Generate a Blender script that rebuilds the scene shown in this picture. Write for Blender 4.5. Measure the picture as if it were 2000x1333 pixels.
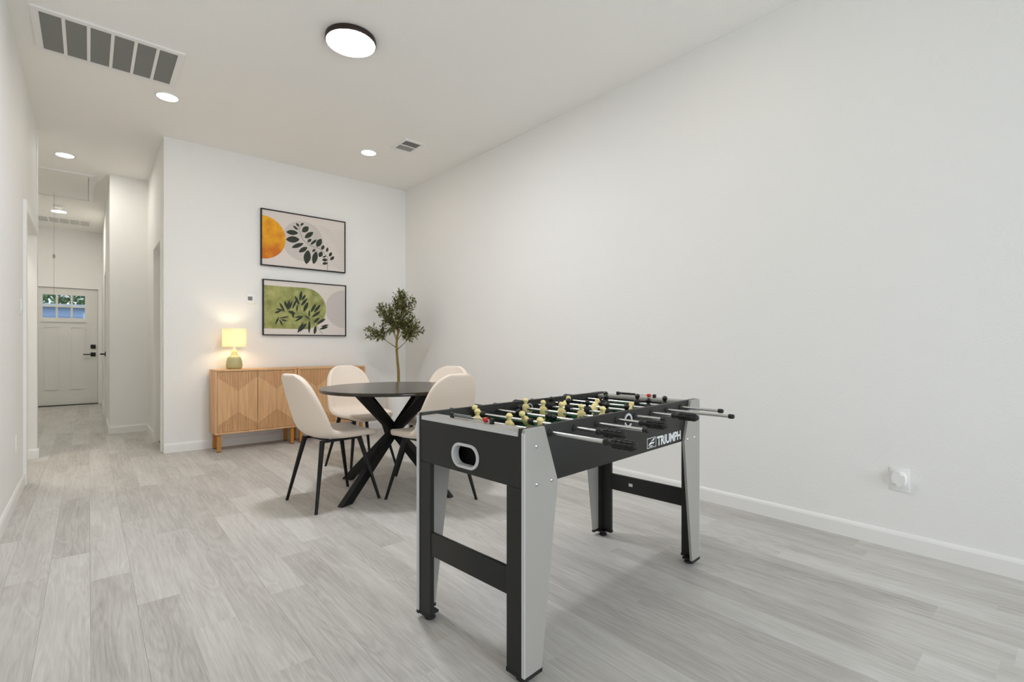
import bpy, bmesh, math, random
from mathutils import Vector, Matrix
random.seed(7)
PI = math.pi
for o in list(bpy.data.objects):
    bpy.data.objects.remove(o, do_unlink=True)
SC = bpy.context.scene
COL = SC.collection

# ------------------------------------------------------------------ camera
TH = 0.7115
cam_d = bpy.data.cameras.new('camera')
cam_d.sensor_width = 36.0
cam_d.lens = 959.0 / 2000.0 * 36.0
cam_d.shift_y = 9.1 / 2000.0
cam_d.clip_start = 0.02
cam_o = bpy.data.objects.new('camera', cam_d)
cam_o.location = (0, 0, 1.05)
cam_o.rotation_euler = (PI / 2, 0, -TH)
COL.objects.link(cam_o)
SC.camera = cam_o

# ------------------------------------------------------------------ world, daylight, exposure
SC.view_settings.view_transform = 'Standard'
SC.view_settings.look = 'None'
SC.view_settings.gamma = 1.0
SC.view_settings.use_curve_mapping = False
SC.view_settings.exposure = -0.11
w = bpy.data.worlds.new('sky'); SC.world = w; w.use_nodes = True
bg = w.node_tree.nodes['Background']
bg.inputs['Color'].default_value = (0.80, 0.90, 1.0, 1); bg.inputs['Strength'].default_value = 1.7
SC.cycles.max_bounces = 8
SC.cycles.diffuse_bounces = 6
SC.cycles.glossy_bounces = 2
SC.cycles.use_adaptive_sampling = True
SC.cycles.adaptive_threshold = 0.12
SC.cycles.caustics_reflective = False
SC.cycles.caustics_refractive = False
SC.cycles.transparent_max_bounces = 12
SC.cycles.sample_clamp_indirect = 6.0
SC.cycles.use_denoising = True

DAY, DAY_C = 70.0, (0.92, 0.93, 1.0)             # W per rear window
CAN_E, CAN_C = 46.0, (1.0, 0.86, 0.69)           # recessed lamps of the room
HALL_E, HALL_C = 200.0, (1.0, 0.96, 0.87)        # recessed lamps of the hall
PASS_E, PASS_C = 320.0, (1.0, 0.93, 0.80)        # unseen fill lamp added in the side passage to brighten the hall
FLUSH_E, FLUSH_C = 158.0, (0.93, 0.95, 1.0)      # large flush lamp
def daylight(name, x, z, sx, sz, watt, col, tilt=0.0):
    l = bpy.data.lights.new(name, 'AREA'); l.shape = 'RECTANGLE'; l.size = sx; l.size_y = sz
    l.energy = watt; l.color = col
    o = bpy.data.objects.new(name, l); o.location = (x, -3.19, z); o.rotation_euler = (PI / 2 + tilt, 0, 0)
    # area lamps shine along local -Z; turned so that -Z looks into the room (+Y)
    COL.objects.link(o); return o
for wx in (0.52, 2.28):
    daylight('window_daylight', wx, 1.35, 1.45, 2.1, DAY, DAY_C)

# ------------------------------------------------------------------ helpers
def mat(name, col, rough=0.5, metal=0.0, spec=0.5, bump=None, var=None, sheen=0.0, coat=0.0, emit=None):
    """procedural material. bump=(scale, distance) ; var=(scale, amount) colour mottling"""
    m = bpy.data.materials.new(name); m.use_nodes = True
    nt = m.node_tree; p = nt.nodes['Principled BSDF']
    p.inputs['Base Color'].default_value = (*col, 1)
    p.inputs['Roughness'].default_value = rough
    p.inputs['Metallic'].default_value = metal
    p.inputs['Specular IOR Level'].default_value = spec
    if sheen: p.inputs['Sheen Weight'].default_value = sheen
    if coat: p.inputs['Coat Weight'].default_value = coat
    if emit:
        p.inputs['Emission Color'].default_value = (*emit[0], 1); p.inputs['Emission Strength'].default_value = emit[1]
    tc = None
    if bump or var:
        tc = nt.nodes.new('ShaderNodeTexCoord')
    if var:
        n = nt.nodes.new('ShaderNodeTexNoise'); n.inputs['Scale'].default_value = var[0]; n.inputs['Detail'].default_value = 4
        nt.links.new(tc.outputs['Object'], n.inputs['Vector'])
        r = nt.nodes.new('ShaderNodeMix'); r.data_type = 'RGBA'
        a = var[1]
        r.inputs[6].default_value = (*[max(0, c * (1 - a)) for c in col], 1)
        r.inputs[7].default_value = (*[min(1, c * (1 + a)) for c in col], 1)
        nt.links.new(n.outputs['Fac'], r.inputs[0]); nt.links.new(r.outputs[2], p.inputs['Base Color'])
    if bump:
        n = nt.nodes.new('ShaderNodeTexNoise'); n.inputs['Scale'].default_value = bump[0]; n.inputs['Detail'].default_value = 3
        nt.links.new(tc.outputs['Object'], n.inputs['Vector'])
        b = nt.nodes.new('ShaderNodeBump'); b.inputs['Strength'].default_value = 0.6; b.inputs['Distance'].default_value = bump[1]
        nt.links.new(n.outputs['Fac'], b.inputs['Height']); nt.links.new(b.outputs['Normal'], p.inputs['Normal'])
    return m

def sr(r, g, b):
    f = lambda c: (c / 255 / 12.92) if c / 255 <= 0.04045 else ((c / 255 + 0.055) / 1.055) ** 2.4
    return (f(r), f(g), f(b))

def link(name, me, m=None, parent=None):
    o = bpy.data.objects.new(name, me); COL.objects.link(o)
    if m is not None and len(me.materials) == 0: me.materials.append(m)
    if parent is not None: o.parent = parent
    return o

def done(name, bm, m, parent=None, smooth=False, angle=None):
    bmesh.ops.recalc_face_normals(bm, faces=bm.faces[:])
    me = bpy.data.meshes.new(name); bm.to_mesh(me); bm.free()
    if smooth:
        for p in me.polygons: p.use_smooth = True
        if angle:
            try: me.set_sharp_from_angle(angle=math.radians(angle))
            except Exception: pass
    return link(name, me, m, parent)

def bx(bm, x0, x1, y0, y1, z0, z1, bev=0.0, seg=2):
    vs = [bm.verts.new((x, y, z)) for x in (x0, x1) for y in (y0, y1) for z in (z0, z1)]
    idx = [(0, 1, 3, 2), (4, 6, 7, 5), (0, 4, 5, 1), (2, 3, 7, 6), (0, 2, 6, 4), (1, 5, 7, 3)]
    fs = [bm.faces.new([vs[i] for i in f]) for f in idx]
    if bev:
        es = list({e for f in fs for e in f.edges})
        bmesh.ops.bevel(bm, geom=es, offset=bev, segments=seg, affect='EDGES', profile=0.5)

def box(name, b, m, parent=None, bev=0.0, seg=2):
    bm = bmesh.new(); bx(bm, *b, bev=bev, seg=seg)
    return done(name, bm, m, parent, smooth=bool(bev), angle=35)

def tube(bm, p0, p1, r0, r1=None, seg=14, cap=True):
    p0, p1 = Vector(p0), Vector(p1); r1 = r0 if r1 is None else r1
    d = (p1 - p0).normalized()
    a = d.orthogonal().normalized(); b = d.cross(a)
    A = [bm.verts.new(p0 + r0 * (math.cos(t) * a + math.sin(t) * b)) for t in [2 * PI * i / seg for i in range(seg)]]
    B = [bm.verts.new(p1 + r1 * (math.cos(t) * a + math.sin(t) * b)) for t in [2 * PI * i / seg for i in range(seg)]]
    for i in range(seg):
        bm.faces.new([A[i], A[(i + 1) % seg], B[(i + 1) % seg], B[i]])
    if cap:
        bm.faces.new(A[::-1]); bm.faces.new(B)

def path_tube(bm, pts, rad, seg=8):
    pts = [Vector(p) for p in pts]
    if not hasattr(rad, '__len__'): rad = [rad] * len(pts)
    rings = []
    ref = None
    for i, p in enumerate(pts):
        d = (pts[min(i + 1, len(pts) - 1)] - pts[max(i - 1, 0)]).normalized()
        if ref is None: ref = d.orthogonal().normalized()
        a = (ref - d * ref.dot(d)).normalized(); ref = a; b = d.cross(a)
        rings.append([bm.verts.new(p + rad[i] * (math.cos(t) * a + math.sin(t) * b)) for t in [2 * PI * k / seg for k in range(seg)]])
    for A, B in zip(rings, rings[1:]):
        for i in range(seg):
            bm.faces.new([A[i], A[(i + 1) % seg], B[(i + 1) % seg], B[i]])
    bm.faces.new(rings[0][::-1]); bm.faces.new(rings[-1])

def lathe(bm, prof, seg=32, M=None, close=False):
    """prof: list of (r, z); revolved about local z, then transformed by M"""
    M = M or Matrix.Identity(4)
    rings = []
    for r, z in prof:
        if r < 1e-6:
            rings.append([bm.verts.new(M @ Vector((0, 0, z)))])
        else:
            rings.append([bm.verts.new(M @ Vector((r * math.cos(2 * PI * k / seg), r * math.sin(2 * PI * k / seg), z))) for k in range(seg)])
    prs = list(zip(rings, rings[1:]))
    if close: prs.append((rings[-1], rings[0]))
    for A, B in prs:
        for i in range(seg):
            j = (i + 1) % seg
            if len(A) == 1 and len(B) == 1: continue
            if len(A) == 1: bm.faces.new([A[0], B[j], B[i]])
            elif len(B) == 1: bm.faces.new([A[i], A[j], B[0]])
            else: bm.faces.new([A[i], A[j], B[j], B[i]])

def prism(bm, pts, f0, f1, bev=0.0):
    """extrude the polygon pts (2D) between f0(a,b) and f1(a,b) -> 3D"""
    A = [bm.verts.new(f0(*p)) for p in pts]; B = [bm.verts.new(f1(*p)) for p in pts]
    n = len(pts); fs = [bm.faces.new(A[::-1]), bm.faces.new(B)]
    for i in range(n):
        fs.append(bm.faces.new([A[i], A[(i + 1) % n], B[(i + 1) % n], B[i]]))
    if bev:
        es = list({e for f in fs for e in f.edges})
        bmesh.ops.bevel(bm, geom=es, offset=bev, segments=2, affect='EDGES', profile=0.5)

def empty(name, loc=(0, 0, 0), rz=0.0, label=None, cat=None, group=None):
    o = bpy.data.objects.new(name, None); o.empty_display_size = 0.1
    o.location = loc; o.rotation_euler = (0, 0, rz); COL.objects.link(o)
    return tag(o, label, cat, group)

def tag(o, label=None, cat=None, group=None, kind=None):
    if label: o['label'] = label
    if cat: o['category'] = cat
    if group: o['group'] = group
    if kind: o['kind'] = kind
    return o

def struct(o, label, cat=None):
    return tag(o, label, cat, kind='structure')

def copy_tree(o, parent=None):
    c = o.copy(); COL.objects.link(c); c.parent = parent
    for ch in list(o.children): copy_tree(ch, c)
    return c

# ------------------------------------------------------------------ materials
M_WALL = mat('wall_paint', sr(240, 239, 236), 0.85, spec=0.25, bump=(85, 0.002))
M_CEIL = mat('ceiling_paint', sr(247, 245, 241), 0.9, spec=0.2, bump=(70, 0.002))
M_TRIM = mat('trim_paint', sr(240, 239, 236), 0.42, spec=0.45)
M_DOOR = mat('door_paint', sr(226, 225, 220), 0.4, spec=0.45)
M_WHITE = mat('white_plastic', sr(238, 238, 236), 0.35)
M_SCREEN = mat('grey_display', sr(110, 112, 110), 0.2)
M_BLACKLAM = mat('black_laminate', sr(37, 37, 34), 0.45, spec=0.35, bump=(420, 0.0002))
M_INNER = mat('black_inner_laminate', sr(20, 20, 20), 0.45, spec=0.3)
M_SILVER = mat('silver_laminate', sr(164, 161, 155), 0.5, spec=0.35)
M_EDGE = mat('silver_edge_band', sr(205, 206, 206), 0.35, spec=0.5)
M_CHROME = mat('chrome', (0.62, 0.62, 0.61), 0.22, metal=1.0)
M_BLACKPL = mat('black_plastic', sr(24, 24, 24), 0.38)
M_RUBBER = mat('black_rubber', sr(22, 22, 22), 0.55)
M_RED = mat('red_plastic', sr(205, 30, 28), 0.35)
M_CREAM = mat('cream_plastic', sr(250, 232, 160), 0.4)
M_FIELD = mat('green_playing_field', sr(30, 98, 66), 0.5)
M_PRINTW = mat('white_print', sr(226, 228, 228), 0.5)
M_HOLE = mat('dark_inside', sr(8, 8, 8), 0.9)
M_BLKMETAL = mat('black_metal', sr(12, 12, 12), 0.45, spec=0.35)
M_FABRIC = mat('cream_fabric', sr(235, 220, 204), 0.92, spec=0.15, bump=(500, 0.0012), var=(180, 0.05), sheen=0.3)
M_TABLETOP = mat('black_wood_top', sr(46, 40, 31), 0.2, spec=0.5, var=(12, 0.05))
M_BLKWOOD = mat('black_table_leg', sr(9, 9, 9), 0.5, spec=0.3)
M_LEGWOOD = mat('amber_wood_leg', sr(188, 126, 48), 0.5, var=(40, 0.15))
M_LAMPGREEN = mat('sage_ceramic', sr(182, 178, 132), 0.45, spec=0.4)
M_LAMPNECK = mat('pale_wood_neck', sr(240, 212, 156), 0.5)
M_PLANTER = mat('white_planter', sr(232, 231, 228), 0.5)
M_TRUNK = mat('olive_trunk', sr(132, 112, 52), 0.85, bump=(60, 0.004), var=(25, 0.3))
M_SOIL = mat('dark_moss', sr(60, 52, 36), 0.95, bump=(90, 0.01))
M_FRAME = mat('black_frame', sr(22, 18, 17), 0.5, spec=0.3)
M_PAPER = mat('blush_print_paper', sr(224, 215, 208), 0.7, spec=0.2, var=(6, 0.02))
M_LINE = mat('grey_printed_line', sr(165, 158, 152), 0.7)
M_DISC = mat('pale_grey_ink', sr(212, 204, 198), 0.7)
M_INK = mat('dark_green_ink', sr(42, 50, 38), 0.7, var=(30, 0.25))
M_STEMINK = mat('stem_ink', sr(96, 98, 80), 0.7)
M_CORD = mat('white_cord', sr(190, 186, 178), 0.7)
M_GRILLE = mat('grille_grey', sr(140, 140, 134), 0.5, metal=0.2)
M_GRILLEBACK = mat('filter_dark', sr(116, 117, 111), 0.8)

def wood_material():
    m = bpy.data.materials.new('light_oak'); m.use_nodes = True
    nt = m.node_tree; p = nt.nodes['Principled BSDF']; p.inputs['Roughness'].default_value = 0.5
    tc = nt.nodes.new('ShaderNodeTexCoord'); mp = nt.nodes.new('ShaderNodeMapping')
    mp.inputs['Scale'].default_value = (34, 34, 2.0)
    n = nt.nodes.new('ShaderNodeTexNoise'); n.inputs['Scale'].default_value = 1.6; n.inputs['Detail'].default_value = 5
    r = nt.nodes.new('ShaderNodeValToRGB')
    r.color_ramp.elements[0].position = 0.3; r.color_ramp.elements[0].color = (*sr(206, 158, 108), 1)
    r.color_ramp.elements[1].position = 0.75; r.color_ramp.elements[1].color = (*sr(230, 185, 137), 1)
    nt.links.new(tc.outputs['Object'], mp.inputs['Vector']); nt.links.new(mp.outputs['Vector'], n.inputs['Vector'])
    nt.links.new(n.outputs['Fac'], r.inputs['Fac']); nt.links.new(r.outputs['Color'], p.inputs['Base Color'])
    return m
M_OAK = wood_material()

def floor_material():
    m = bpy.data.materials.new('grey_vinyl_plank'); m.use_nodes = True
    nt = m.node_tree; L = nt.links.new; N = nt.nodes.new
    p = nt.nodes['Principled BSDF']; p.inputs['Specular IOR Level'].default_value = 0.35
    tc = N('ShaderNodeTexCoord'); oi = N('ShaderNodeObjectInfo')
    off = N('ShaderNodeVectorMath'); off.operation = 'SCALE'; off.inputs[0].default_value = (13.1, 57.7, 3.3)
    L(oi.outputs['Random'], off.inputs['Scale'])
    add = N('ShaderNodeVectorMath'); add.operation = 'ADD'
    L(tc.outputs['Object'], add.inputs[0]); L(off.outputs[0], add.inputs[1])
    # fine streaks along the plank
    mp = N('ShaderNodeMapping'); mp.inputs['Scale'].default_value = (95, 2.6, 1); L(add.outputs[0], mp.inputs['Vector'])
    n1 = N('ShaderNodeTexNoise'); n1.inputs['Scale'].default_value = 1.0; n1.inputs['Detail'].default_value = 6; n1.inputs['Roughness'].default_value = 0.62
    L(mp.outputs[0], n1.inputs['Vector'])
    # cathedral grain : distorted bands
    mp2 = N('ShaderNodeMapping'); mp2.inputs['Scale'].default_value = (11, 1.15, 1); L(add.outputs[0], mp2.inputs['Vector'])
    n2 = N('ShaderNodeTexNoise'); n2.inputs['Scale'].default_value = 1.0; n2.inputs['Detail'].default_value = 2; n2.inputs['Distortion'].default_value = 0.6
    L(mp2.outputs[0], n2.inputs['Vector'])
    mul = N('ShaderNodeMath'); mul.operation = 'MULTIPLY'; mul.inputs[1].default_value = 58.0; L(n2.outputs['Fac'], mul.inputs[0])
    sn = N('ShaderNodeMath'); sn.operation = 'SINE'; L(mul.outputs[0], sn.inputs[0])
    # broad cloudy tone
    mp3 = N('ShaderNodeMapping'); mp3.inputs['Scale'].default_value = (9, 1.6, 1); L(add.outputs[0], mp3.inputs['Vector'])
    n3 = N('ShaderNodeTexNoise'); n3.inputs['Scale'].default_value = 1.0; n3.inputs['Detail'].default_value = 3; L(mp3.outputs[0], n3.inputs['Vector'])
    mp4 = N('ShaderNodeMapping'); mp4.inputs['Scale'].default_value = (420, 14, 1); L(add.outputs[0], mp4.inputs['Vector'])
    n4 = N('ShaderNodeTexNoise'); n4.inputs['Scale'].default_value = 1.0; n4.inputs['Detail'].default_value = 3; L(mp4.outputs[0], n4.inputs['Vector'])
    # per plank tone
    rp = N('ShaderNodeMapRange'); rp.inputs['To Min'].default_value = -0.055; rp.inputs['To Max'].default_value = 0.06
    L(oi.outputs['Random'], rp.inputs['Value'])
    def term(sock, k, c):
        a = N('ShaderNodeMath'); a.operation = 'MULTIPLY_ADD'; a.inputs[1].default_value = k; a.inputs[2].default_value = c
        L(sock, a.inputs[0]); return a.outputs[0]
    def plus(a, b):
        s = N('ShaderNodeMath'); s.operation = 'ADD'; L(a, s.inputs[0]); L(b, s.inputs[1]); return s.outputs[0]
    v = plus(term(n4.outputs['Fac'], 0.22, -0.11), plus(plus(term(n1.outputs['Fac'], 0.28, -0.14), term(sn.outputs[0], 0.028, 0.0)), plus(term(n3.outputs['Fac'], 0.26, 0.365), rp.outputs[0])))
    ramp = N('ShaderNodeValToRGB')
    e = ramp.color_ramp.elements
    e[0].position = 0.30; e[0].color = (*sr(156, 152, 147), 1)
    e[1].position = 0.72; e[1].color = (*sr(220, 219, 216), 1)
    e2 = e.new(0.5); e2.color = (*sr(195, 192, 187), 1)
    L(v, ramp.inputs['Fac']); L(ramp.outputs['Color'], p.inputs['Base Color'])
    rr = N('ShaderNodeMapRange'); rr.inputs['To Min'].default_value = 0.42; rr.inputs['To Max'].default_value = 0.56
    L(n1.outputs['Fac'], rr.inputs['Value']); L(rr.outputs[0], p.inputs['Roughness'])
    b = N('ShaderNodeBump'); b.inputs['Strength'].default_value = 0.25; b.inputs['Distance'].default_value = 0.001
    L(n1.outputs['Fac'], b.inputs['Height']); L(b.outputs['Normal'], p.inputs['Normal'])
    return m
M_FLOOR = floor_material()
M_SLAB = mat('floor_underlay', sr(120, 117, 112), 0.9)

def glass_material():
    m = bpy.data.materials.new('window_glass'); m.use_nodes = True
    nt = m.node_tree
    for n in list(nt.nodes):
        if n.type == 'BSDF_PRINCIPLED': nt.nodes.remove(n)
    out = [n for n in nt.nodes if n.type == 'OUTPUT_MATERIAL'][0]
    t = nt.nodes.new('ShaderNodeBsdfTransparent'); t.inputs['Color'].default_value = (0.93, 0.96, 0.96, 1)
    g = nt.nodes.new('ShaderNodeBsdfGlossy'); g.inputs['Roughness'].default_value = 0.03
    fr = nt.nodes.new('ShaderNodeFresnel'); fr.inputs['IOR'].default_value = 1.45
    mx = nt.nodes.new('ShaderNodeMixShader')
    nt.links.new(fr.outputs[0], mx.inputs[0]); nt.links.new(t.outputs[0], mx.inputs[1]); nt.links.new(g.outputs[0], mx.inputs[2])
    nt.links.new(mx.outputs[0], out.inputs['Surface'])
    return m
M_GLASS = glass_material()

def emission(name, col, s):
    m = bpy.data.materials.new(name); m.use_nodes = True
    p = m.node_tree.nodes['Principled BSDF']
    p.inputs['Base Color'].default_value = (0.9, 0.9, 0.9, 1)
    p.inputs['Emission Color'].default_value = (*col, 1); p.inputs['Emission Strength'].default_value = s
    return m
M_CANLENS = emission('recessed_lamp_lens', CAN_C, CAN_E)
M_HALLLENS = emission('hall_lamp_lens', HALL_C, HALL_E)
M_PASSFILL = emission('passage_fill_lens', PASS_C, PASS_E)
M_FLUSH = emission('flush_lamp_diffuser', FLUSH_C, FLUSH_E)

# ------------------------------------------------------------------ room shell
XL, XR, YB, ZC, YR = -0.372, 3.168, 5.832, 3.09, -3.1
T = 0.12
XH, YJ, XJ, YE = 0.553, 7.53, 0.190, 11.6     # hall corner, hall recess, inner hall wall, end wall
XF = -1.25                                     # foyer / side passage left wall
YO, YS = 5.25, 6.35                            # opening in the left wall, stub wall face
ZH = 2.08

# floor with its planks
bm = bmesh.new()
bx(bm, XL - T, XR + T, YR - T, YB + T, -0.05, -0.006)
bx(bm, XF - T, XH + T, YB + T, YE + T, -0.05, -0.006)
bx(bm, XF - T, XL - T, 4.2 - T, YB + T, -0.05, -0.006)
floor = struct(done('floor', bm, M_SLAB), 'light grey wood-look plank floor running through the room and hall', 'floor')
PW, PL = 0.1435, 1.22
ends = {0: 2.88, -1: 3.29, 1: 2.49, 2: 2.14, 3: 4.13}
pcache = {}
def plank(x0, x1, y0, y1):
    key = (round(x1 - x0, 3), round(y1 - y0, 3))
    if key not in pcache:
        b = bmesh.new(); g = 0.0
        hw, hl = key[0] / 2 - g, key[1] / 2 - g
        bx(b, -hw, hw, -hl, hl, -0.006, 0.0)
        top = [e for e in b.edges if all(v.co.z > -1e-6 for v in e.verts)]
        bmesh.ops.bevel(b, geom=top, offset=0.00016, segments=1, affect='EDGES')
        bmesh.ops.recalc_face_normals(b, faces=b.faces[:])
        me = bpy.data.meshes.new('plank'); b.to_mesh(me); b.free(); me.materials.append(M_FLOOR)
        pcache[key] = me
    o = link('plank', pcache[key], None, floor)
    o.location = ((x0 + x1) / 2, (y0 + y1) / 2, 0)
for k in range(-9, 24):
    x0 = 0.005 + PW * k; x1 = x0 + PW
    xm = (x0 + x1) / 2
    if xm < XL - T / 2: ya, yb = 4.15, YE + 0.06
    elif xm < XH + 0.03: ya, yb = YR, YE + 0.06
    else: ya, yb = YR, YB + 0.06
    if x0 < XF - T or x0 > XR: continue
    x1 = min(x1, XR + 0.05)
    e0 = ends.get(k, random.uniform(0, PL))
    y = e0 - PL * math.ceil((e0 - ya) / PL)
    while y < yb:
        a, b_ = max(y, ya), min(y + PL, yb)
        if b_ - a > 0.02: plank(x0, x1, a, b_)
        y += PL

def wall(name, boxes, label, bev=0.0, m=None):
    b = bmesh.new()
    for q in boxes: bx(b, *q)
    if bev:
        pass
    return struct(done(name, b, m or M_WALL), label, 'wall')
wall('wall_right', [(XR, XR + T, YR - T, YB + T, 0, ZC)], 'long blank white textured wall behind the game table')
wall('wall_back', [(XH, XR, YB, YB + T, 0, ZC)], 'white end wall with the two botanical pictures')
wall('wall_left', [(XL - T, XL, YR - T, YO, 0, ZC), (XL - T, XL, YO, YS, ZH, ZC)], 'white wall at the left edge with a light switch and an opening')
wall('wall_passage_stub', [(XF, XL + 0.008, YS, YS + T, 0, ZC)], 'narrow white wall end beside the hall opening')
wall('wall_passage_near', [(XF, XL - T, 4.2 - T, 4.2, 0, ZC)], 'white wall of the side passage')
wall('wall_foyer_left', [(XF - T, XF, 4.2 - T, YE + T, 0, ZC)], 'white left wall of the side passage and entry')
# hall return wall with a doorway, recess wall, inner hall wall with a door, end wall with the front door
D2 = (5.98, 6.63, 2.10)
wall('wall_hall_return', [(XH, XH + T, YB + T, D2[0], 0, ZC), (XH, XH + T, D2[1], YJ, 0, ZC), (XH, XH + T, D2[0], D2[1], D2[2], ZC)], 'white return wall at the hall corner with a doorway')
wall('wall_hall_recess', [(XJ, XH + T, YJ, YJ + T, 0, ZC)], 'white hall wall facing the room beside the entry corridor')
D3 = (8.55, 9.31, 2.05)
wall('wall_hall_inner', [(XJ, XJ + T, YJ + T, D3[0], 0, ZC), (XJ, XJ + T, D3[1], YE, 0, ZC), (XJ, XJ + T, D3[0], D3[1], D3[2], ZC)], 'white right wall of the entry corridor')
DX0, DX1, DZ = -0.775, 0.128, 2.062
wall('wall_hall_end', [(XF, DX0, YE, YE + T, 0, ZC), (DX1, XJ + T, YE, YE + T, 0, ZC), (DX0, DX1, YE, YE + T, DZ, ZC)], 'white wall around the front door at the end of the hall')
# rear wall behind the viewpoint with two tall windows
W1, W2, WZ = (-0.22, 1.26), (1.54, 3.02), (0.28, 2.42)
wall('wall_rear', [(XL - T, W1[0], YR - T, YR, 0, ZC), (W1[1], W2[0], YR - T, YR, 0, ZC), (W2[1], XR + T, YR - T, YR, 0, ZC),
     (W1[0], W1[1], YR - T, YR, 0, WZ[0]), (W1[0], W1[1], YR - T, YR, WZ[1], ZC), (W2[0], W2[1], YR - T, YR, 0, WZ[0]), (W2[0], W2[1], YR - T, YR, WZ[1], ZC)],
     'white rear wall with two tall windows')
for i, (a, b_) in enumerate((W1, W2)):
    wr = empty('window_%d' % (i + 1), ((a + b_) / 2, YR - 0.06, WZ[0]))
    struct(wr, ('left' if i == 0 else 'right') + ' tall white framed window in the rear wall', 'window')
    hw = (b_ - a) / 2; hh = WZ[1] - WZ[0]; q = 0.05
    box('window_frame', (-hw, -hw + q, -0.03, 0.03, 0, hh), M_TRIM, wr)
    box('window_frame', (hw - q, hw, -0.03, 0.03, 0, hh), M_TRIM, wr)
    box('window_frame', (-hw + q, hw - q, -0.03, 0.03, 0, q), M_TRIM, wr)
    box('window_frame', (-hw + q, hw - q, -0.03, 0.03, hh - q, hh), M_TRIM, wr)
    box('window_frame', (-hw + q, hw - q, -0.025, 0.025, hh / 2 - 0.02, hh / 2 + 0.02), M_TRIM, wr)
    box('pane', (-hw + q, hw - q, -0.004, 0.004, q, hh / 2 - 0.02), M_GLASS, wr)
    box('pane', (-hw + q, hw - q, -0.004, 0.004, hh / 2 + 0.02, hh - q), M_GLASS, wr)
bm = bmesh.new()
bx(bm, XF - T, XR + T, YR - T, YE + T, ZC, ZC + 0.1)
struct(done('ceiling', bm, M_CEIL), 'flat off-white ceiling with recessed lamps and grilles', 'ceiling')

# baseboards
BP = [(0, 0), (0.013, 0), (0.013, 0.072), (0.009, 0.083), (0.004, 0.09), (0, 0.09)]
def baseboard(name, p0, p1, n, label):
    """runs from p0 to p1 along the floor, n = direction out of the wall"""
    b = bmesh.new()
    prism(b, BP, lambda a, z: Vector((p0[0] + n[0] * a, p0[1] + n[1] * a, z)), lambda a, z: Vector((p1[0] + n[0] * a, p1[1] + n[1] * a, z)))
    struct(done(name, b, M_TRIM), label, 'baseboard')
baseboard('baseboard_right', (XR, YR), (XR, YB), (-1, 0), 'white baseboard along the long blank right wall')
baseboard('baseboard_back', (XH, YB), (XR, YB), (0, -1), 'white baseboard behind the wooden cabinets')
baseboard('baseboard_left', (XL, YR), (XL, YO - 0.07), (1, 0), 'white baseboard along the wall at the left edge')
baseboard('baseboard_stub', (XF, YS), (XL + 0.02, YS), (0, -1), 'white baseboard on the narrow wall end beside the hall')
baseboard('baseboard_stub_end', (XL + 0.008, YS - 0.012), (XL + 0.008, YS + T), (1, 0), 'short white baseboard turning the corner of the narrow wall end')
baseboard('baseboard_hall_return', (XH, D2[1] + 0.06), (XH, YJ), (-1, 0), 'white baseboard beyond the doorway in the hall return')
baseboard('baseboard_hall_recess', (XJ, YJ), (XH, YJ), (0, -1), 'white baseboard on the hall wall facing the room')
baseboard('baseboard_hall_inner', (XJ, YJ), (XJ, D3[0] - 0.06), (-1, 0), 'white baseboard along the entry corridor before the side door')
baseboard('baseboard_hall_inner', (XJ, D3[1] + 0.06), (XJ, YE), (-1, 0), 'white baseboard along the entry corridor past the side door')
# casings
def casing_x(name, X, y0, y1, z1, label, cw=0.06, th=0.016):
    b = bmesh.new()
    bx(b, X - th, X, y0 - cw, y0, 0, z1 + cw); bx(b, X - th, X, y1, y1 + cw, 0, z1 + cw); bx(b, X - th, X, y0, y1, z1, z1 + cw)
    struct(done(name, b, M_TRIM), label, 'door trim')
casing_x('trim_1', XH, D2[0], D2[1], D2[2], 'white casing around the doorway in the hall return wall')
casing_x('trim_2', XJ, D3[0], D3[1], D3[2], 'white casing around the side door of the entry corridor')
bm = bmesh.new()
bx(bm, DX0 - 0.075, DX0, YE - 0.016, YE, 0, DZ + 0.075); bx(bm, DX1, DX1 + 0.06, YE - 0.016, YE, 0, DZ + 0.075); bx(bm, DX0, DX1, YE - 0.016, YE, DZ, DZ + 0.075)
struct(done('trim_3', bm, M_TRIM), 'white casing around the front door with glass panes', 'door trim')

bm = bmesh.new()
bx(bm, XL, XL + 0.018, YO - 0.07, YO, 0, ZH + 0.07); bx(bm, XL, XL + 0.018, YO, YS, ZH, ZH + 0.07)
struct(done('trim_4', bm, M_TRIM), 'white casing around the opening in the wall at the left edge', 'door trim')

# door_2 : plain white door standing in the hall return doorway
d2 = empty('door_2', (XH + 0.085, (D2[0] + D2[1]) / 2, 0.008)); struct(d2, 'plain white interior door set back in the hall return', 'door')
hw = (D2[1] - D2[0]) / 2 - 0.004
box('slab', (0, 0.035, -hw, hw, 0, 2.085), M_DOOR, d2)
for z0, z1 in ((0.2, 0.95), (1.1, 1.95)): box('panel', (-0.006, 0, -hw + 0.1, hw - 0.1, z0, z1), M_DOOR, d2, bev=0.004)
# door_3 : side door of the corridor with a black lever
d3 = empty('door_3', (XJ + 0.004, (D3[0] + D3[1]) / 2, 0.008)); struct(d3, 'white side door of the entry corridor with black lever', 'door')
hw = (D3[1] - D3[0]) / 2 - 0.004
box('slab', (0, 0.035, -hw, hw, 0, 2.035), M_DOOR, d3)
for z0, z1 in ((0.2, 0.85), (1.05, 1.9)): box('panel', (-0.005, 0, -hw + 0.1, hw - 0.1, z0, z1), M_DOOR, d3, bev=0.004)
bm = bmesh.new(); bx(bm, -0.018, 0, hw - 0.10, hw - 0.03, 0.885, 0.955, 0.003)
bx(bm, -0.065, -0.018, hw - 0.075, hw - 0.055, 0.91, 0.93); bx(bm, -0.07, -0.055, hw - 0.19, hw - 0.05, 0.911, 0.929, 0.003)
done('lever_handle', bm, M_BLKMETAL, d3)

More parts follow.
